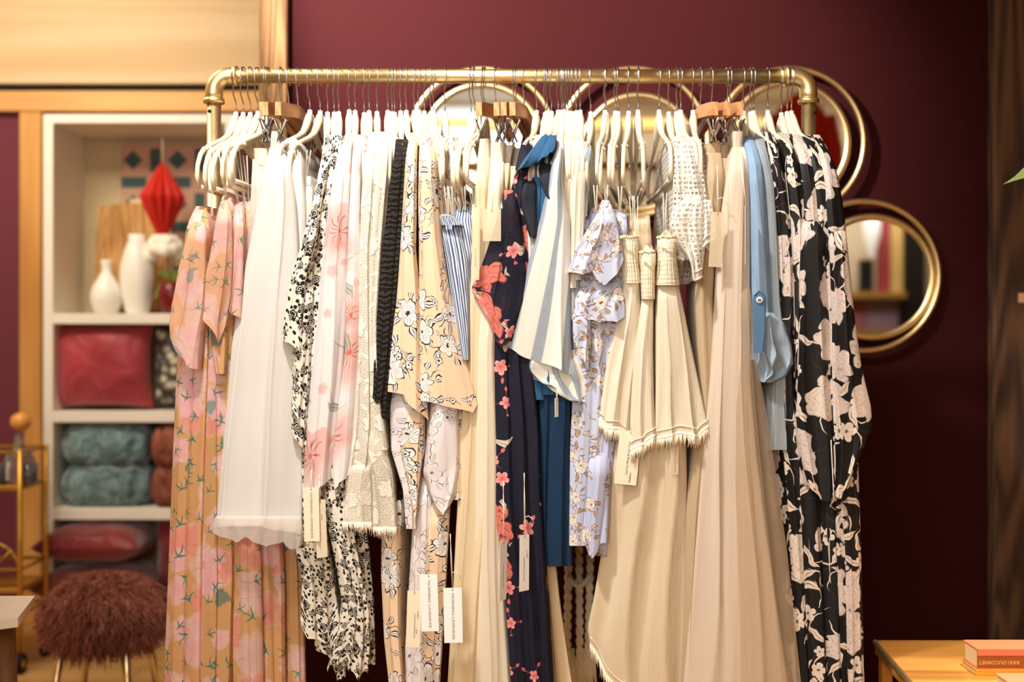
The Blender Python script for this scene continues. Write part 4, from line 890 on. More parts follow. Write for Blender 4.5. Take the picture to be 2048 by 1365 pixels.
# --- hangers
clipinfo = {562: 'wooden clip hanger nearest the left post', 578: 'wooden clip hanger holding the long white tulle skirt', 596: 'long wooden clip hanger third from the left post',
            992: 'wooden clip hanger farthest left of the middle four', 1028: 'wooden clip hanger second of the middle four', 1032: 'wooden clip hanger third of the middle four', 1048: 'wooden clip hanger last of the middle four, beside the navy print',
            1401: 'wooden clip hanger holding the taupe tulle skirt', 1423: 'wooden clip hanger holding the beige tulle skirt', 1454: 'wooden clip hanger holding the blush tulle maxi skirt'}
rngh = random.Random(5)
for t, h in GAR:
    if h in clipinfo:
        tipx = {562: 524, 578: 530, 596: 556, 992: 958, 1028: 992, 1032: 1006, 1048: 1024, 1401: 1431, 1423: 1454, 1454: 1480}[h]
        rz = math.asin(max(-.5, min(.5, ((tipx-PXC)*(D-.17)/F-hx(h))/.17))); o = hanger(h, clipinfo[h], True, rz)
        o['group'] = 'wooden clip hangers on the rail'
    else:
        lab = t['label']; pr = PROFS.get(t.name); dx = offx(h)
        if pr and pr[0][0] < 300 and t.name not in LOW: 
            c_ = (interp([(p[0], p[1]) for p in pr], 325)+interp([(p[0], p[2]) for p in pr], 325))/2
            dx = max(-.035, min(.035, (c_-PXC)*(D-.21)/F-hx(h)))
        o = hanger(h, 'cream hanger of the '+' '.join(lab.split()[:12]), rz=math.asin(dx/.21))
        o['group'] = 'cream hangers on the rail'
    o.rotation_euler.y = rngh.uniform(-.012, .012); o.scale.z = rngh.uniform(.97, 1.05) if h not in clipinfo else 1
# ------------------------------------------------------------------ price tags
def tagcard(px, py, w, h, yy, lean, label, s0, txt=None, mt='paper', rz=0.0, txt2=None, flip=False, string_end=None, inks='ink', bow=False):
    """card hung at its top centre (px, py) w x h in pixels; lean: sideways tilt; rz: turn about the vertical; s0: string top pixel"""
    c = W(px, py, yy); k = (yy+D)/F; t = thing('price_tag', label, 'price tag', tuple(c))
    M = Matrix.Translation(c) @ Matrix.Rotation(rz, 4, 'Z') @ Matrix.Rotation(lean, 4, 'Y')
    ww, hh = w*k/2/max(.3, math.cos(rz)), h*k
    MB().box((-ww, -.0004, -hh), (ww, .0004, 0), m=M).build('card', MT[mt], t, smooth=False)
    MB().lathe([(.0011, -.0001), (.0012, .0001)], M @ Vector((0, -.0006, -.005)), 12, m=Matrix.Rotation(PI/2, 4, 'X')).build('punched_hole', MT['hole'], t)
    a = W(s0[0], s0[1], yy+.004); b = M @ Vector((0, -.001, -.004)); m = MB()
    m.tube([a, a*.5+b*.5+Vector((.0012, 0, 0)), b], .00055, 6); m.tube([a+Vector((.001, 0, 0)), a*.5+b*.5-Vector((.0008, 0, 0)), b], .00055, 6)
    if bow:
        kx = a*.3+b*.7; m.tube([kx, kx+Vector((.008, -.001, .004)), kx+Vector((.016, -.001, -.002)), kx+Vector((.019, -.001, -.012))], .0008, 6)
    m.build('string', MT['cord'], t)
    def T(name, body_, size, x, z, L, mat):
        R = M @ Matrix.Translation((x, -.0009, z)) @ Matrix.Rotation(PI/2*(-1 if flip else 1), 4, 'Y') @ Matrix.Rotation(PI/2, 4, 'X')
        o = text(name, body_, size, (0, 0, 0), (0, 0, 0), MT[mat], t, L); o.data.transform(R); return o
    if txt: T('printed_name', txt, ww*.42, 0, -hh*.52, hh*.84, inks)
    if txt2:
        for i, (s_, dx, dz, L) in enumerate(txt2): T('printed_line', s_, ww*.24, dx*ww, -hh*dz, hh*L, 'inkd')
ML = 'MORNING LAVENDER'
tagcard(857, 1149, 35, 114, -.292, -.03, 'white tag lettered vertically, foremost in front of the peach floral skirts', (860, 1034), ML)
tagcard(905, 1176, 37, 110, -.284, -.02, 'cream tag lettered vertically, right one beside the champagne skirt', (900, 1068), ML, bow=True)
tagcard(829, 1182, 28, 113, -.284, .03, 'cream tag printed with small text, left and behind the foremost white tag', (829, 1072), None, 'paperc', txt2=[('Knit Range Floral Kimono', .15, .62, .42), ('$38.00', .6, .42, .12), ('Small', .45, .72, .08)], flip=True, bow=True)
tagcard(1007, 1082, 14, 118, -.275, .03, 'narrow white tag seen edgewise on the navy floral dress', (1006, 962), None, rz=1.0, txt2=[('Navy Floral Maxi Dress', 0, .6, .4)], flip=True)
tagcard(1049, 1070, 19, 112, -.275, .01, 'white tag on a knotted string over the navy floral dress', (1048, 946), None, rz=.75, txt2=[('Navy Floral Maxi Dress', -.1, .6, .42), ('$48.00', .5, .35, .12)], flip=True, bow=True)
tagcard(622, 975, 31, 108, -.262, -.02, 'cream tag lettered vertically below the hem of the white blossom tunic', (622, 940), ML, 'paperc')
tagcard(640, 1000, 19, 116, -.255, -.04, 'narrow cream tag behind the lettered one on the black rose dress', (638, 950), None, 'paperc', rz=.6, txt2=[('Small', .2, .3, .1)], flip=True)
tagcard(1262, 862, 44, 108, -.222, .11, 'cream tag under the fringe of the smocked dresses printed Medium', (1262, 820), None, 'paperc', txt2=[('Lace Trim Off the Shoulder Dress', 0, .5, .62), ('Medium', .35, .86, .18), ('$60.00', .7, .38, .2)], flip=True)
tagcard(1350, 878, 17, 72, -.222, .02, 'small cream tag peeking below the widest fringed skirt', (1350, 850), None, 'paperc', rz=.5, txt2=[('Lace Trim Dress', 0, .6, .6)], flip=True)
tagcard(952, 408, 16, 152, -.262, .01, 'long blank cream card between the pinstripe romper and the champagne skirts', (956, 340), None, 'vellum', rz=-.4, txt2=[('Pleated Skirt', 0, .7, .25)], flip=True)
tagcard(984, 418, 36, 64, -.262, 0, 'wide pale card on the second champagne skirt waist', (990, 340), None, 'vellum')
tagcard(1436, 424, 27, 110, -.262, .05, 'cream card hanging from the taupe tulle skirt waist', (1434, 330), None, 'vellum', bow=True)
tagcard(1492, 412, 8, 118, -.275, 0, 'bright white card seen edgewise between blush tulle and chambray', (1480, 315), None, rz=1.25)
tagcard(1113, 796, 7, 38, -.235, -.02, 'tiny white tag under the rumpled striped cuff', (1113, 780), None, rz=1.0)

# ------------------------------------------------------------------ the rack
rk = thing('clothes_rack', 'brass pipe clothes rack with elbow fittings spanning the picture', 'clothes rack', (0, 0, 0))
RX0, RX1 = (428-PXC)*D/F, (1617-PXC)*D/F; RR = .0165
gm = MT['gold']
MB().tube([(RX0+.035, 0, RAILZ), (RX1-.035, 0, RAILZ)], RR, 28).build('rail', gm, rk)
for s_, x in ((1, RX0), (-1, RX1)):
    MB().tube([(x, 0, .03), (x, 0, RAILZ-.055)], RR, 28).build('post', gm, rk)
    m = MB(); arc = [(x, 0, RAILZ-.058), (x, 0, RAILZ-.04)]
    for i in range(9):
        a = PI/2*i/8; arc.append((x+s_*.036*(1-math.cos(a)), 0, RAILZ-.036+.036*math.sin(a)))
    arc.append((x+s_*.052, 0, RAILZ)); m.tube(arc, .0205, 24)
    m.tube([(x, 0, RAILZ-.064), (x, 0, RAILZ-.054)], .0245, 24); m.tube([(x+s_*.046, 0, RAILZ), (x+s_*.056, 0, RAILZ)], .0235, 24)
    m.tube([(x+s_*.056, 0, RAILZ), (x+s_*.068, 0, RAILZ)], .0185, 24)
    m.build('elbow_fitting', gm, rk)
    MB().lathe([(.0042, 0), (.0042, .004)], (x+(.0 if s_ > 0 else .004)-s_*.006, -RR*.93, RAILZ-.088 if s_ < 0 else RAILZ-.086), 16, m=Matrix.Rotation(PI/2, 4, 'X')).build('screw_hole', MT['hole'], rk)
    MB().tube([(x, -.28, .022), (x, .28, .022)], RR, 20).build('foot', gm, rk)
    MB().lathe([(.026, 0), (.026, .02), (.02, .05), (.0, .05)], (x, 0, .02), 20).build('foot_fitting', gm, rk)
MB().tube([(RX0, 0, .30), (RX1, 0, .30)], RR, 20).build('lower_rail', gm, rk)

# ------------------------------------------------------------------ macrame behind the dresses
rp = thing('macrame_hanging', 'knotted cream rope macrame with tassels behind the dresses under the floral shorts', 'macrame', tuple(W(1160, 1110, .2)))
for i, (x0, x1, y1) in enumerate(((1138, 1134, 1330), (1158, 1160, 1345), (1182, 1176, 1330))):
    m = MB()
    for s_ in (0, PI): m.tube([W(x0+(x1-x0)*q/40, 1060+(y1-1060)*q/40, .2)+Vector((math.cos(q*1.1+s_)*.005, math.sin(q*1.1+s_)*.005, 0)) for q in range(41)], .006, 8)
    m.build('rope', MT['cord'], rp)
    fringe('tassel', [W(x1-14, y1-30, .2), W(x1+14, y1-30, .2)], MT['cord'], rp, .09, 60, .002, i, j=.01)
MB().tube([W(1130, 1150, .19)+Vector((0, 0, -.012*math.sin(PI*q/10))) if False else W(1134+48*q/10, 1150+22*math.sin(PI*q/10), .19) for q in range(11)], .007, 8).build('rope', MT['cord'], rp)
MB().tube([(W(1120,1060,.2)), W(1200,1060,.2)], .009, 10).build('dowel', MT['oakbar'], rp)

# ------------------------------------------------------------------ room shell
def wallmat(name, c, r=.75, k=.12, sp=.3):
    g = G(name); o = g.obj(); n = g.noise(o, 1.6, 3)[0]; f = g.noise(o, 160, 2)[0]; c = lin(c)
    return g.bsdf(g.mix(n, tuple(v*(1-k) for v in c[:3])+(1,), tuple(v*(1+k) for v in c[:3])+(1,)), r, bump=f, bs=.06, spec=sp)
plum = wallmat('plum_wall_paint', '361415', .75, sp=.04); plum2 = wallmat('plum_wall_paint_back', '6c3140')
cream = wallmat('cream_wall_paint', 'e3cfae'); ceil_m = wallmat('ceiling_paint', 'efe3cf'); pane = m_wood('pale_oak_panel', 'dcc29c', 'c9a878', 2.2, 0, ring_=3, bs=.08)
post_m = m_wood('rustic_post', 'b48a58', '6a4a2c', 5, 2, .8, ring_=14, bs=.6); postd = m_wood('dark_rustic_post', '6b4d33', '38261a', 5, 2, .85, ring_=14, bs=.6)
oak = m_wood('oak_trim', 'd9a45c', 'bd8440', 3, 2, ring_=4); white = simple('white_cabinet_paint', 'f1ebe0', .5, var=.03)
def floor_mat():
    g = G('oak_plank_floor'); o = g.obj(); x, y, z = g.xyz(o); br = g.n('TexBrick'); g.put(br.inputs['Vector'], o)
    br.inputs['Scale'].default_value = 1.0; br.inputs['Brick Width'].default_value = 1.3; br.inputs['Row Height'].default_value = .13; br.inputs['Mortar Size'].default_value = .002
    br.inputs['Color1'].default_value = lin('cf9f5e'); br.inputs['Color2'].default_value = lin('dcb274'); br.inputs['Mortar'].default_value = lin('6f4f2c')
    n = g.noise(g.V('MULTIPLY', o, (.1, 1, 1)), 26, 4, .6, .5)[0]
    return g.bsdf(g.mix(g.M('MULTIPLY', n, .45), br.outputs[0], lin('a06d34')), .45, bump=n, bs=.08, bd=.002)
def struct(o): o['kind'] = 'structure'; return o
YW, YB = .72, 1.95           # plum wall beside the rack; back wall of the left bay
X0, X1, YN, ZC = -3.2, 4.3, -5.2, 3.1
PE = (577-PXC)*(YW+D)/F      # free edge of the plum wall
struct(bx('floor', (X0, YN, -.06), (X1, YB+.5, 0), floor_mat(), bev=0))
struct(bx('ceiling', (X0, YN, ZC), (X1, YB+.5, ZC+.06), ceil_m, bev=0))
struct(bx('wall_back', (PE, YW, 0), (X1, YW+.12, ZC), plum, bev=0))
struct(bx('wall_bay', (X0, YB, 0), (PE+.6, YB+.1, ZC), plum2, bev=0))
struct(bx('wall_left', (X0-.08, YN, 0), (X0, YB+.1, ZC), cream, bev=0))
struct(bx('wall_right', (X1, YN, 0), (X1+.08, YW+.12, ZC), cream, bev=0))
struct(bx('wall_front', (X0, YN-.08, 0), (X1, YN, ZC), cream, bev=0))
struct(bx('trim_1', ((517-PXC)*(YW-.03+D)/F, YW-.03, 0), (PE+.002, YW+.13, ZC), post_m, bev=.004))
struct(bx('trim_2', ((1988-PXC)*(YW-.05+D)/F, YW-.05, 0), ((2082-PXC)*(YW-.05+D)/F, YW-.001, ZC), postd, bev=.006))
dB = YB-.02
def PB(px, py, y=dB): return W(px, py, y)
struct(bx('trim_3', PB(-140, -600, YB-.03), (PE+.58, YB-.001, PB(0, 167, YB-.03).z), pane, bev=.004))
struct(bx('dark_gap_strip', (X0, YB-.022, PB(0, 180, YB-.02).z), (PE+.58, YB-.0015, PB(0, 167, YB-.02).z), MT['hole'], bev=0))  # black strip standing in for the shaded gap between panel and beam
struct(bx('trim_5', (X0, YB-.04, PB(0, 222, YB-.04).z), (PE+.58, YB-.001, PB(0, 181, YB-.04).z), m_wood('oak_beam', 'e0b070', 'c48d4c', 3, 0, ring_=4), bev=.004))
struct(bx('trim_6', (PB(38, 0, YB-.035).x, YB-.035, 0), (PB(82, 0, YB-.035).x, YB-.001, PB(0, 223, YB-.035).z), oak, bev=.004))

# ------------------------------------------------------------------ white shelf cabinet
yF, yK = YB-.04, YB+.0       # cabinet front face stands proud of the wall
yF = YB-.36
def S(px, py): return W(px, py, yF)
cab = thing('shelf_cabinet', 'tall white open shelf cabinet set in the oak frame at the left', 'shelf', (S(260, 0).x, YB-.2, 0))
xa, xb = S(86, 0).x, S(470, 0).x; zt = S(0, 228).z; T_ = S(106, 0).x-S(86, 0).x
bx('side_panel', (xa, yF, 0), (xa+T_, YB-.045, zt), white, cab); bx('side_panel', (xb-T_, yF, 0), (xb, YB-.045, zt), white, cab)
bx('top_panel', (xa+T_, yF, S(0, 246).z), (xb-T_, YB-.045, zt), white, cab)
for a, b in ((627, 648), (823, 845), (1017, 1040)): bx('shelf', (xa+T_, yF, S(0, b).z), (xb-T_, YB-.045, S(0, a).z), white, cab)
bx('back_panel', (xa+T_, YB-.052, .02), (xb-T_, YB-.045, S(0, 246).z), simple('warm_cabinet_back', 'cdbb97', .7), cab, bev=0)
bx('plinth', (xa+T_, yF+.02, 0), (xb-T_, YB-.055, .06), white, cab)
zs1, zs2, zs3 = S(0, 627).z, S(0, 823).z, S(0, 1017).z
# tile picture
g = G('pink_teal_tile'); o = g.obj(); x, y, z = g.xyz(g.scale(o, 5.6))
fx = g.M('ABSOLUTE', g.M('SUBTRACT', g.M('FRACT', x), .5)); fz = g.M('ABSOLUTE', g.M('SUBTRACT', g.M('FRACT', z), .5))
dia = g.below(g.M('ADD', fx, fz), .22, .02); hx_ = g.M('SUBTRACT', .5, fx); hz_ = g.M('SUBTRACT', .5, fz)
bar1 = g.M('MULTIPLY', g.below(fx, .3, .02), g.below(hz_, .12, .02)); bar2 = g.M('MULTIPLY', g.below(hx_, .12, .02), g.below(fz, .26, .02))
dd = g.M('ADD', g.M('ADD', dia, bar1, clamp=True), bar2, clamp=True)
tile = g.bsdf(g.mix(dd, lin('c79d88'), lin('3f5a5e')), .6)
pic = bx('tile_panel', (S(190, 0).x, YB-.075, zs1), (S(430, 0).x, YB-.054, S(0, 262).z), tile, bev=.002)
tag(pic, 'pink panel patterned with teal tiles leaning at the back of the top shelf', 'wall art')
logm = m_wood('live_edge_wood', 'd8a765', '9a6a34', 5, 2, .7, ring_=18)
lg = MB().poly([W(186,621,YB-.14), W(190,520,YB-.12), W(196,412,YB-.1), W(260,405,YB-.1), W(330,410,YB-.1), W(334,520,YB-.12), W(322,621,YB-.14)], (0, .03, 0)).build('live_edge_board', logm, None, smooth=False)
tag(lg, 'upright live edge wood board behind the white vases', 'wood board')
cb = bx('wooden_crate', (S(212, 0).x, YB-.095+.0, S(0, 560).z), (S(300, 0).x, YB-.08, S(0, 380).z), simple('pale_board', 'e7cfa6', .6)); tag(cb, 'pale board standing behind the live edge wood on the top shelf', 'board')
cb.name = 'pale_board'
# red paper lantern
m = MB(); cl = W(325, 398, YB-.28); n = 28
prof = [(0.003, .137), (.02, .12), (.085, .01), (.083, -.005), (.035, -.11), (.02, -.135), (.003, -.137)]
vs = []; fs = []
for i in range(n):
    a = 2*PI*i/n; k = 1.0 if i % 2 == 0 else .8
    for r, z in prof: vs.append(Vector((r*k*math.cos(a), r*k*math.sin(a), z))+cl)
P_ = len(prof)
for i in range(n):
    for j in range(P_-1): fs.append((i*P_+j, ((i+1) % n)*P_+j, ((i+1) % n)*P_+j+1, i*P_+j+1))
lt = thing('paper_lantern', 'red pleated paper lantern shaped like a diamond, hanging on the top shelf', 'lantern', tuple(cl))
m.add(vs, fs).build('pleated_paper', simple('red_paper', 'd2291c', .7, transl=.2), lt, smooth=False)
MB().tube([cl+Vector((0, 0, .13)), Vector((cl.x, cl.y, S(0, 246).z))], .0015, 6).build('string', MT['cord'], lt)
# vases
ceram = simple('white_ceramic', 'f6f2ea', .35, bump=(60, .3))
def vase(name, px, base, top, wpx, prof, label, yy):
    c = W(px, 626, yy); c.z = zs1; k = (yy+D)/F; H = (base-top)*k
    o = MB().lathe([(r*wpx/2*k, z*H) for r, z in prof], c, 36, lump=.03).build(name, ceram); tag(o, label, 'vase'); return o
vase('vase', 213, 625, 517, 62, [(.5,0),(.75,.04),(.98,.25),(1,.36),(.85,.52),(.5,.68),(.3,.78),(.3,.9),(.38,.98),(.34,1),(.26,.97)], 'small white bottle vase with a round belly', YB-.27)
vase('vase', 275, 625, 466, 68, [(.6,0),(.68,.03),(.85,.2),(1,.45),(.97,.6),(.75,.8),(.5,.93),(.52,1),(.42,.99)], 'tall white textured vase on the top shelf', YB-.26)
dv = W(345, 626, YB-.27); dv.z = zs1
tag(MB().lathe([(.03,0),(.045,.02),(.055,.08),(.045,.12),(.035,.125),(.03,.12)], dv, 28).build('flower_pot', simple('dark_red_glaze', '6e1414', .3)), 'dark red glazed pot under the white flower', 'pot')
fl = thing('flower_bouquet', 'white bloom with green leaves standing in the dark red pot', 'flower', tuple(dv+Vector((0, 0, .12))))
c0 = W(332, 500, YB-.27); m = MB(); rr_ = random.Random(3)
for i in range(26):
    a = i*2.4; el = .2+.05*i; r = .025+.028*math.sqrt(i/26)
    m.blob(c0+Vector((math.cos(a)*r, math.sin(a)*r, .035-.05*(i/26)+rr_.uniform(-.008, .012))), (.028, .024, .028), 10, 8)
m.build('petals', simple('white_petals', 'f6f0e2', .7), fl)
leafm = simple('leaf_green', '6f7f2e', .5)
for i, (x1, y1) in enumerate(((310, 545), (305, 600), (360, 540), (372, 570), (330, 570), (355, 590))):
    a = dv+Vector((0, 0, .12)); b = W(x1, y1, YB-.29+.01*i); mid = (a+b)/2+Vector((0, 0, .02)); up = Vector((0, 0, 1)); sd = (b-a).cross(Vector((0, 1, 0))).normalized()*.018
    MB().add([a, mid+sd, b, mid-sd, mid+Vector((0, -.004, 0))], [(0, 1, 4), (1, 2, 4), (2, 3, 4), (3, 0, 4)]).build('leaf', leafm, fl)
MB().tube([dv+Vector((0,0,.1)), c0], .004, 8).build('stem', leafm, fl)
# cushions and throws
def cushion(name, c, rx, ry, rz, mat, label, parent=None, m=None, seed=0, n_=2.6):
    rnd = random.Random(seed); p1, p2 = rnd.random()*6, rnd.random()*6
    def fn(v, th, ph):
        k = 1+.03*math.sin(5*th+p1)*math.cos(3*ph)+.03*math.sin(v.x*30+p2)*math.cos(v.z*22)
        return Vector((v.x, v.y*k, v.z))
    mb = MB(); N = 26; vs = []; fs = []
    for s_ in (1, -1):
        for i in range(N+1):
            for j in range(N+1):
                u, w_ = 2*i/N-1, 2*j/N-1; pin = 1-.07*(1-abs(w_)**2)*abs(u)**6; pin2 = 1-.07*(1-abs(u)**2)*abs(w_)**6
                t_ = max(0, (1-abs(u)**n_)*(1-abs(w_)**n_))**.5
                v = Vector((u*rx*pin, s_*ry*t_*(1+.08*math.sin(u*6+p1)*math.sin(w_*5+p2)), w_*rz*pin2))
                vs.append((m @ v if m else v)+Vector(c))
        o_ = 0 if s_ == 1 else (N+1)**2
        for i in range(N):
            for j in range(N):
                q = (o_+i*(N+1)+j, o_+(i+1)*(N+1)+j, o_+(i+1)*(N+1)+j+1, o_+i*(N+1)+j+1); fs.append(q if s_ == -1 else q[::-1])
    o = mb.add(vs, fs).build(name, mat); tag(o, label, 'cushion'); return o
def cushmat(name, c, c2): 
    g = G(name); o = g.obj(); n = g.noise(o, 9, 3, .5, .8)[0]; return g.bsdf(g.mix(n, lin(c2), lin(c)), .45, bump=n, bs=.8, bd=.02, sheen=.4)
cc = W(208, 740, yF+.09)
cushion('cushion', (cc.x, cc.y, (zs1+zs2)/2-.012), .19, .075, .165, cushmat('red_satin', 'b8404a', '8c2832'), 'shiny red cushion standing on the middle shelf', seed=1)
cc = W(372, 740, yF+.12)
g = G('floral_cushion'); o = g.obj(); v = g.vor(o, 26, 1, 'F1', '3D'); fc = g.ramp(v['Distance'], [(.2, lin('d9d0b8')), (.45, lin('55605a')), (.7, lin('4a2a20'))]); flc = g.bsdf(fc, .8)
cushion('cushion', (cc.x, cc.y, (zs1+zs2)/2-.01), .12, .06, .16, flc, 'dark cushion with pale flowers beside the red cushion', seed=2)
g = G('teal_fur'); o = g.obj(); n = g.noise(o, 16, 4, .6, 1.2)[0]; tealm = g.bsdf(g.ramp(n, [(.3, lin('2b474d')), (.7, lin('8fb0b4'))]), .95, bump=n, bs=1, bd=.03, sheen=.5)
g = G('rust_fur'); o = g.obj(); n = g.noise(g.V('MULTIPLY', o, (1, 1, .4)), 20, 4, .7, 1.5)[0]; rustm = g.bsdf(g.ramp(n, [(.3, lin('70382c')), (.72, lin('c47e68'))]), .95, bump=n, bs=1, bd=.03, spec=.1)
def throw(name, x0, x1, z0, z1, mat, label, yy, layers, seed):
    rnd = random.Random(seed); m = MB(); h = (z1-z0)/layers
    for i in range(layers):
        zc = z0+h*(i+.5)
        m.blob(((x0+x1)/2, yy+.14, zc), ((x1-x0)/2, .13, h*.56), 48, 20, fn=lambda v, th, ph: v*(1+.06*math.sin(9*th+i)*math.cos(4*ph)), sq=.55)
    o = m.build(name, mat); tag(o, label, 'throw'); return o
throw('fur_throw', S(110, 0).x, S(292, 0).x, zs3+.003, S(0, 852).z, tealm, 'teal faux fur throw folded on the lower shelf', yF-.0, 2, 1)
throw('fur_throw', S(296, 0).x, S(400, 0).x, zs3+.003, S(0, 856).z, rustm, 'rust brown faux fur throw next to the teal one', yF-.02, 2, 2)
def fur(name, base, n, ln, r, mat, parent, seed, down=.5):
    rnd = random.Random(seed); m = MB()
    for i in range(n):
        p, nn = base(rnd); d = (nn+Vector((rnd.uniform(-.7, .7), rnd.uniform(-.7, .7), rnd.uniform(-.5, .3)))).normalized(); l = ln*rnd.uniform(.6, 1.3)
        q = p+d*l*.5; e = p+d*l+Vector((rnd.uniform(-.01, .01), rnd.uniform(-.01, .01), -down*l)); m.tube([p, q, e], [r, r*.8, r*.2], 4, cap=False)
    o = m.build(name, mat, parent); o['kind'] = 'stuff'; return o
dk = cushmat('dark_red_velvet', '9a2c30', '4e1418'); pat = cushmat('patterned_red', '9a5044', '5a2420')
zc = S(0, 1110).z
def flatc(px0, px1, py0, py1, mat, label, seed, dy=0.0):
    c = W((px0+px1)/2, (py0+py1)/2, yF-.02+dy); k = (yF-.02+dy+D)/F
    return cushion('cushion', c, (px1-px0)/2*k, (py1-py0)/2*k, .19, mat, label, m=Matrix.Rotation(PI/2, 4, 'X'), seed=seed)
flatc(95, 318, 1120, 1200, pat, 'patterned rust cushion at the bottom of the pile under the cabinet shelf', 5, .09)
flatc(100, 308, 1042, 1118, dk, 'dark red cushion on top of the pile below the fur throws', 6, .09)
cushion('cushion', W(372, 1080, yF+.1), .11, .07, .17, dk, 'dark red velvet cushion standing behind the stool', seed=8)
bs_ = bx('storage_box', (S(112, 0).x, yF+.0, .062), (S(330, 0).x, YB-.07, S(0, 1203).z-.004), simple('dark_box', '3a1c18', .7)); tag(bs_, 'low dark box carrying the pile of red cushions', 'box')

# ------------------------------------------------------------------ fur stool
ys = .72; sc0 = W(212, 1222, ys); k = (ys+D)/F; R_ = 112*k; TH = 82*k
st = thing('fur_stool', 'round stool with shaggy rust coloured fur seat on gold legs', 'stool', (sc0.x, ys, 0))
MB().blob(sc0, (R_*.95, R_*.95, TH*.8), 44, 22, sq=.85).build('seat', rustm, st)
def fb(r):
    th = r.uniform(0, 2*PI); ph = math.asin(r.uniform(-.85, 1)); nn = Vector((math.cos(ph)*math.cos(th), math.cos(ph)*math.sin(th), math.sin(ph)))
    return sc0+Vector((nn.x*R_*.93, nn.y*R_*.93, nn.z*TH*.78)), nn
fur('fur_pile', fb, 8000, .042, .0022, rustm, st, 4)
for dx, dy in ((-.09, -.10), (.09, -.10), (-.09, .10), (.09, .10)):
    MB().tube([(sc0.x+dx, ys+dy, sc0.z-TH*.5), (sc0.x+dx*1.35, ys+dy*1.35, .0)], [.013, .009], 12).build('leg', MT['gold2'], st)

# ------------------------------------------------------------------ bar cart
yc = 1.25
def Cc(px, py, y=yc): return W(px, py, y)
ct = thing('bar_cart', 'gold bar cart with two tiers and caster wheels at the left edge', 'cart', (Cc(0, 0).x, yc, 0))
cx1, cx0 = -1.70, Cc(-230, 0).x; cy0, cy1 = yc, yc+.22
gd = simple('satin_gold_paint', 'c99a3e', .35, metal=.7, var=.1)
for x in (cx0, cx1):
    for y in (cy0, cy1): MB().tube([(x, y, .07), (x, y, Cc(0, 900).z)], .009, 12).build('post', gd, ct)
for py in (905, 1140, 1232):
    z = Cc(0, py).z; m = MB(); m.tube([(cx0, cy0, z), (cx1, cy0, z), (cx1, cy1, z), (cx0, cy1, z)], .006, 8, closed=True); m.build('rail', gd, ct)
for py in (975, 1180):
    z = Cc(0, py).z; bx('tray', (cx0, cy0, z-.012), (cx1, cy1, z+.004), gd, ct)
m = MB(); zz0, zz1 = Cc(0, 1135).z, Cc(0, 1095).z
for i in range(5):
    a0 = PI*i/4; m.tube([(cx1-.1, cy0+.01, Cc(0,1140).z), (cx1-.1+.09*math.cos(a0), cy0+.01, Cc(0,1140).z+.09*math.sin(a0))], .003, 6)
m.tube([(cx1-.1+.09*math.cos(PI*i/16), cy0+.01, Cc(0,1140).z+.09*math.sin(PI*i/16)) for i in range(17)], .004, 6); m.build('fan_ornament', gd, ct)
for x in (cx0, cx1):
    for y in (cy0, cy1):
        w = MB().tube([(x-.012, y, .035), (x+.012, y, .035)], .034, 20).build('wheel', simple('black_rubber', '17130f', .7), ct)
        MB().tube([(x-.014, y, .035), (x+.014, y, .035)], .014, 14).build('hub', gd, w)
glass = G('clear_glass'); gl = glass.bsdf((.95, .97, .97, 1), .05, trans=.9, spec=.5)
zt_ = Cc(0, 905).z; zt2 = Cc(0, 975).z+.004
bz = Cc(14, 0).x
dc = thing('decanter', 'cut glass decanter with an amber ball stopper on the bar cart', 'decanter', (bz, yc+.1, zt2))
MB().lathe([(.035,0),(.055,.01),(.06,.06),(.045,.1),(.018,.13),(.016,.17),(.024,.18),(.014,.17)], (bz, yc+.1, zt2), 12).build('bottle', gl, dc, smooth=False)
MB().blob((bz+.004, yc+.1, zt2+.215), (.036, .036, .034), 20, 14).build('stopper', simple('amber_glass', 'dd9a4e', .2), dc)
for i, px in enumerate((-20, 42)):
    gx = Cc(px, 0).x
    tag(MB().lathe([(.026,0),(.03,.004),(.033,.07),(.031,.07),(.028,.006),(.001,.005)], (gx, yc+.06, zt2), 20).build('tumbler', gl), ['clear glass tumbler cut off by the left picture edge', 'clear glass tumbler near the corner of the bar cart'][i], 'glass')

# ------------------------------------------------------------------ small white table lower left
yt_ = -.45
tb_ = thing('side_table', 'small white topped table with a splayed wooden leg in the lower left corner', 'table', tuple(W(-40, 1365, yt_+.1)*1.0))
a = W(70, 1200, yt_+.35); zt_ = W(0, 1228, yt_).z
MB().poly([W(-160, 1192, yt_+.3), W(70, 1192, yt_+.3), W(36, 1236, yt_), W(-160, 1262, yt_-.15)], (0, 0, -.018)).build('table_top', simple('white_lacquer', 'f0e6d6', .35), tb_, smooth=False)
for (p, q) in (((8, 1232), (34, 1470)), ((-120, 1240), (-150, 1480))):
    A, B = W(p[0], p[1], yt_+.06), W(q[0], q[1], yt_+.02); B.z = 0; MB().tube([A, B], [.022, .012], 12).build('leg', m_wood('walnut_leg', '8d5a2c', '5f381a', 6, 2), tb_)

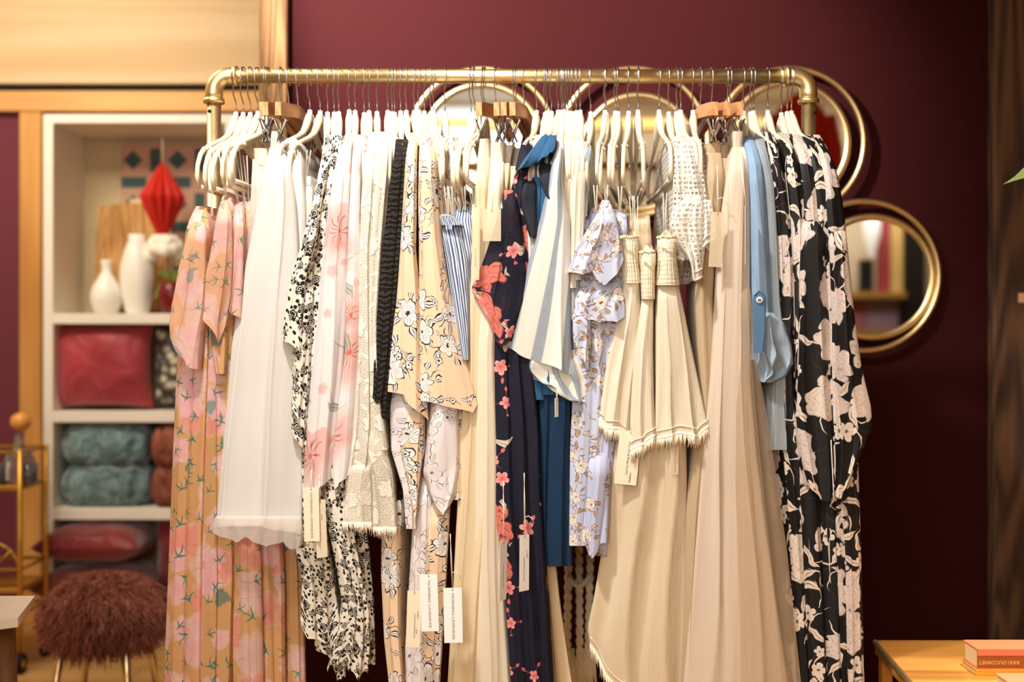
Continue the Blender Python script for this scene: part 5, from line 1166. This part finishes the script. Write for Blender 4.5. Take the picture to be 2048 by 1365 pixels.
# ------------------------------------------------------------------ mirrors
mir = simple('mirror_glass', 'e9ecec', .02, metal=1.0, var=.0, spec=.5)
def mirror(cx, cy, R, ix, iy, r, label):
    y = YW-.02; k = (y+D)/F; c = W(cx, cy, y-.012); ci = W(ix, iy, y)
    t = thing('round_mirror', label, 'mirror', (c.x, YW, c.z))
    MB().torus(c, R*k, .0085, 'y', 120, 12).build('outer_ring', MT['gold2'], t)
    MB().torus(ci, r*k, .0115, 'y', 120, 12).build('inner_ring', MT['gold2'], t)
    MB().lathe([(r*k-.004, -.004), (r*k-.004, .004)], ci, 96, m=Matrix.Rotation(PI/2, 4, 'X')).build('glass', mir, t, smooth=False)
    MB().box((ci.x-.03, y+.002, ci.z-.03), (ci.x+.03, YW, ci.z+.03)).build('wall_bracket', MT['gold'], t, smooth=False)
    return t
mirror(965, 284, 146, 965, 288, 118, 'round gold double ring mirror behind the rail, left of the upper three')
mirror(1268, 284, 147, 1277, 305, 114, 'round gold double ring mirror behind the rail, middle one with lowered glass')
mirror(1580, 284, 147, 1576, 286, 119, 'round gold double ring mirror behind the right elbow of the rack')
mirror(1728, 552, 149, 1744, 554, 120, 'round gold double ring mirror hanging lowest on the dark plum wall')
for (x, y, s_) in ((1420, 560, 0), (1110, 560, 0)): pass

# ------------------------------------------------------------------ right table with books
zt3 = .45
def TB(px, py): d = (EYE-zt3)*F/(py-PYC); return Vector(((px-PXC)*d/F, d-D, zt3))
A = TB(1750, 1281); B = TB(1822, 1365); dirv = (B-A).normalized(); wd = Vector((1, 0, 0))
L_, Wd = .75, .8
tt = thing('display_table', 'honey coloured wood display table in the lower right corner', 'table', (A.x+.3, A.y-.3, 0))
tw = m_wood('honey_burl_top', 'cc9750', '99692f', 1.6, 0, .35, ring_=9, spec=.5)
MB().poly([A, A+wd*Wd, A+wd*Wd+dirv*L_, A+dirv*L_], (0, 0, -.03)).build('table_top', tw, tt, smooth=False)
m = MB(); m.tube([A+Vector((0, 0, -.004)), A+dirv*L_+Vector((0, 0, -.004))], .006, 8); m.build('edge_band', MT['gold'], tt)
for p in (A+wd*.02+dirv*.02, A+wd*(Wd-.02)+dirv*.02, A+wd*.02+dirv*(L_-.02), A+wd*(Wd-.02)+dirv*(L_-.02)):
    MB().box((p.x-.012, p.y-.012, 0), (p.x+.012, p.y+.012, zt3-.03)).build('leg', simple('honey_leg', 'b97e34', .5), tt, smooth=False)
p, q = A+wd*.03+dirv*.1, A+wd*.03+dirv*(L_-.1)
MB().tube([Vector((p.x, p.y, .05)), Vector((q.x, q.y, zt3-.05))], .006, 8).build('brace', MT['gold'], tt)
def book(x0, x1, y0, y1, z0, h, cov, pg, label, spine=None):
    t = thing('book', label, 'book', ((x0+x1)/2, (y0+y1)/2, z0))
    bx('cover', (x0, y0, z0), (x1, y1, z0+.002), cov, t, bev=0); bx('cover', (x0, y0, z0+h-.002), (x1, y1, z0+h), cov, t, bev=0)
    bx('spine', (x0, y0, z0+.002), (x1, y0+.003, z0+h-.002), spine or cov, t, bev=0); bx('pages', (x0+.003, y0+.0031, z0+.0021), (x1-.003, y1-.003, z0+h-.0021), pg, t, bev=0)
    return t
pg = simple('book_pages', 'e9d2a0', .8); sal = simple('salmon_cover', 'ee7d5c', .4); brn = simple('brown_spine', '96501c', .5); gld = simple('yellow_cover', 'd9a03a', .5)
yb_ = TB(1945, 1352).y; xx0 = W(1955, 1330, yb_).x; kk = (yb_+D)/F
b1 = book(xx0, xx0+.24, yb_, yb_+.075, zt3+.0135, .042, sal, pg, 'salmon book with brown spine lettered upside down, on the display table', brn)
b0 = book(xx0-.004, xx0+.24, yb_-.002, yb_+.08, zt3+.0005, .0125, gld, pg, 'yellow book lying under the salmon one on the display table')
bx('pink_band', (xx0, yb_-.0004, zt3+.042), (xx0+.24, yb_+.0003, zt3+.0555), sal, b1, bev=0)
text('spine_title', 'RIKKI DUCORNET', .011, (xx0+.045, yb_-.0008, zt3+.028), (PI/2, PI, 0), simple('gold_lettering', 'e6c27a', .5), b1, .084)
b2 = book(xx0-.006, xx0+.2, yb_-.24, yb_-.10, zt3+.0005, .034, simple('coral_cover', 'ee8468', .45), pg, 'coral pink book at the bottom right picture corner')
# leaf tip and card at the right edge
lt_ = MB(); a, b, c = W(2052, 338, -.3), W(2030, 356, -.3), W(2005, 369, -.3); e = W(2100, 300, -.28)
lt_.add([e, W(2062, 330, -.3), W(2046, 336, -.3), b+Vector((0, 0, .004)), c, b-Vector((0, 0, .005)), W(2048, 356, -.3), W(2064, 352, -.3)], [(0, 1, 7), (1, 2, 6, 7), (2, 3, 5, 6), (3, 4, 5)])
pl = thing('potted_plant', 'green leaf tip reaching in from the right picture edge', 'plant', (W(2160, 700, -.28).x, -.28, zt3+.0005))
lt_.build('leaf', simple('grey_green_leaf', '8fa56a', .5), pl)
X_ = W(2170, 700, -.28)
MB().tube([Vector((X_.x, -.28, zt3+.1)), Vector((X_.x, -.28, zt3+.6)), e], .005, 8).build('stem', leafm, pl)
MB().lathe([(.05, 0), (.065, .1), (.07, .12), (.055, .12), (.05, .1)], (X_.x, -.28, zt3+.0005), 24).build('pot', ceram, pl)
cdp = W(2043, 595, YW-.06)
tag(bx('paper_note', (W(2037, 0, YW-.052).x, YW-.0525, W(0, 605, YW-.052).z), (W(2062, 0, YW-.052).x, YW-.0505, W(0, 586, YW-.052).z), simple('peach_paper', 'e9b48e', .6), bev=0), 'small peach paper stuck on the dark post at the right edge', 'note')

# ------------------------------------------------------------------ things behind the camera that the mirrors show
YR = -4.9
def R_(px, py, y=YR): k = (YW-.02+D+YW-.02-y)/F; return Vector(((px-PXC)*k, y, EYE-(py-PYC)*k))
tag(bx('wooden_beam', (-1.6, -4.6, R_(0, 262, -4.6).z), (2.0, -4.48, R_(0, 244, -4.6).z), simple('golden_beam', 'd9a64c', .4)), 'golden beam across the shop front seen in the left and middle mirrors', 'beam')
def RB(name, p0, p1, col, label, cat, th=.05, **k):
    a, b = R_(*p0), R_(*p1); return tag(bx(name, (a.x, YR, b.z), (b.x, YR+th, a.z), simple(name+'_'+col, col, .6), **k), label, cat)
sf = thing('display_shelf', 'oak shelf unit at the far shop wall shown in the lowest mirror', 'shelf', (R_(1740, 0).x, YR, 0))
a, b = R_(1660, 585), R_(1802, 597); bx('shelf', (a.x, YR-.2, b.z), (b.x, YR+.12, a.z), simple('oak_shelf', 'b58a3e', .5), sf)
bx('shelf', (a.x, YR-.2, R_(0, 668).z), (b.x, YR+.12, R_(0, 660).z), simple('oak_shelf_low', 'b58a3e', .5), sf)
for x in (a.x, b.x): bx('side_panel', (x-.012, YR-.2, 0), (x+.012, YR-.0, R_(0, 450).z), simple('dark_side', '2a1c12', .6), sf)
for nm, p0, p1, col, lab in (('tall_book', (1752,430), (1776,585), 'b0444a', 'tall red folder on the far shelf in the lowest mirror'), ('tall_board', (1777,430), (1801,585), 'ecc479', 'tall yellow board on the far shelf in the lowest mirror'),
        ('storage_box', (1728,598), (1792,660), '8a7486', 'mauve box on the lower far shelf in the lowest mirror'), ('storage_box', (1690,598), (1726,660), '9c5a5e', 'dusty red box on the lower far shelf in the lowest mirror'), ('black_vase', (1716,520), (1742,585), '14110f', 'black block vase on the far shelf in the lowest mirror')):
    RB(nm, p0, p1, col, lab, 'display item')
RB('black_screen', (1805,430), (1846,700), '15110e', 'black folding screen at the far wall in the lowest mirror', 'screen')
a = R_(1727, 470)
wl = thing('pendant_lamp', 'white pendant lamp with a pointed shade seen in the lowest mirror', 'lamp', (a.x, YR+.2, a.z))
MB().lathe([(.0,-.2),(.02,-.18),(.065,.0),(.065,.12),(.0,.125)], (a.x, YR+.2, a.z), 20).build('lamp_shade', G('lamp_white').bsdf((.9,.88,.82,1), .5, emit=((1,.95,.85,1), .5)), wl)
MB().tube([(a.x, YR+.2, a.z+.12), (a.x, YR+.2, ZC)], .004, 6).build('cord', MT['cord'], wl)
yj = -3.0; cj = R_(1600, 330, yj)
jk = thing('red_coat', 'red coat hung high in the shop, reflected in the upper right mirror', 'coat', tuple(cj))
sq_ = Matrix.Diagonal((1, .45, 1, 1))
MB().lathe([(.17, -.75), (.18, -.4), (.185, -.1), (.19, .15), (.185, .27), (.13, .36), (.065, .41), (.06, .44), (.0, .44)], cj, 28, m=sq_).build('coat_body', simple('red_wool', 'e02c1c', .8), jk)
for s_ in (-1, 1): MB().tube([cj+Vector((s_*.16, 0, .3)), cj+Vector((s_*.21, 0, .1)), cj+Vector((s_*.23, 0, -.35))], [.06, .055, .05], 14).build('sleeve', simple('red_wool_sleeve', 'e02c1c', .8), jk)
MB().tube([cj+Vector((0, 0, .43)), Vector((cj.x, cj.y, ZC))], .003, 6).build('hanging_wire', MT['chrome'], jk)
win = G('daylight_window_glow'); wm = win.bsdf((.9, .95, 1, 1), .5, emit=((.82, .92, 1, 1), .9))
struct(bx('window_1', (-.75, YN+.001, 1.4), (.55, YN+.02, 3.05), wm, bev=0))
lampm = G('lamp_glow').bsdf((1, 1, 1, 1), .5, emit=((1, .93, .82, 1), 25))
for i, (x, y) in enumerate(((2.12, -3.6), (-.4, -3.6), (.7, -4.2), (-1.6, -2.2))):
    t = thing('ceiling_light', ['round ceiling spot over the right rear of the shop', 'round ceiling spot at the middle rear of the shop', 'round ceiling spot next to the oak beam', 'round ceiling spot over the left of the rack'][i], 'ceiling light', (x, y, ZC))
    MB().lathe([(.07, -.05), (.075, -.05), (.075, 0), (.0, 0)], (x, y, ZC), 24).build('housing', white, t)
    MB().lathe([(.0, -.052), (.06, -.052), (.06, -.05)], (x, y, ZC), 24).build('lamp', lampm, t)

# ------------------------------------------------------------------ light
def area(name, loc, target, size, power, col, sy=None, spread=None):
    l = bpy.data.lights.new(name, 'AREA'); l.energy = power; l.color = col; l.size = size
    if sy: l.shape = 'RECTANGLE'; l.size_y = sy
    if spread: l.spread = math.radians(spread)
    o = bpy.data.objects.new(name, l); C.objects.link(o); o.location = loc
    o.rotation_euler = (Vector(target)-Vector(loc)).to_track_quat('-Z', 'Y').to_euler(); return o
def spot(name, loc, target, power, col, ang, blend, rad=.05):
    l = bpy.data.lights.new(name, 'SPOT'); l.energy = power; l.color = col; l.spot_size = math.radians(ang); l.spot_blend = blend; l.shadow_soft_size = rad
    o = bpy.data.objects.new(name, l); C.objects.link(o); o.location = loc
    o.rotation_euler = (Vector(target)-Vector(loc)).to_track_quat('-Z', 'Y').to_euler(); return o
WARM, NEU = (1, .78, .52), (1, .95, .89)
area('key_panel', (-.5, -2.0, 2.95), (-.05, -.25, 1.3), .7, 5, NEU, spread=75)
area('front_fill', (-1.0, -4.2, 2.0), (-.1, 0, 1.0), 1.4, 9, (1, .92, .82), spread=60)
spot('rack_spot', (-.6, -1.2, 3.02), (.0, -.2, 1.35), 285, NEU, 58, .5, .08)
spot('wall_wash', (-1.3, -.9, 2.95), (-.02, .72, 2.14), 1250, (1, .86, .82), 40, .6, .08)
area('bay_light', (-1.9, .3, 2.9), (-1.9, 1.9, 1.4), .8, 48, (1, .87, .68))
area('floor_warm', (1.15, -.6, 2.9), (1.15, -.55, .4), .3, 7, WARM, spread=35)
area('rear_fill', (1.2, -4.0, 3.0), (1.2, -5.1, 1.9), 4.0, 45, (1, .93, .82), sy=.4, spread=110)  # added light without a fixture, brightens the far wall the mirrors reflect
w_ = bpy.data.worlds.new('World'); sc.world = w_; w_.use_nodes = True; w_.node_tree.nodes['Background'].inputs[0].default_value = (1, .88, .75, 1); w_.node_tree.nodes['Background'].inputs[1].default_value = .15

# ------------------------------------------------------------------ camera
cam = bpy.data.cameras.new('camera'); co = bpy.data.objects.new('camera', cam); C.objects.link(co)
co.location = (0, -D, EYE); co.rotation_euler = (PI/2, 0, 0); cam.sensor_width = 36; cam.lens = F*36/2048; cam.clip_start = .05
cam.dof.use_dof = True; cam.dof.focus_distance = D-.2; cam.dof.aperture_fstop = 1.5
sc.camera = co
sc.view_settings.view_transform = 'Standard'; sc.view_settings.look = 'None'; sc.view_settings.exposure = 0.0
try:
    sc.cycles.use_denoising = True; sc.cycles.max_bounces = 7; sc.cycles.transparent_max_bounces = 16; sc.cycles.caustics_reflective = False; sc.cycles.caustics_refractive = False; sc.cycles.sample_clamp_indirect = 4
except Exception: pass
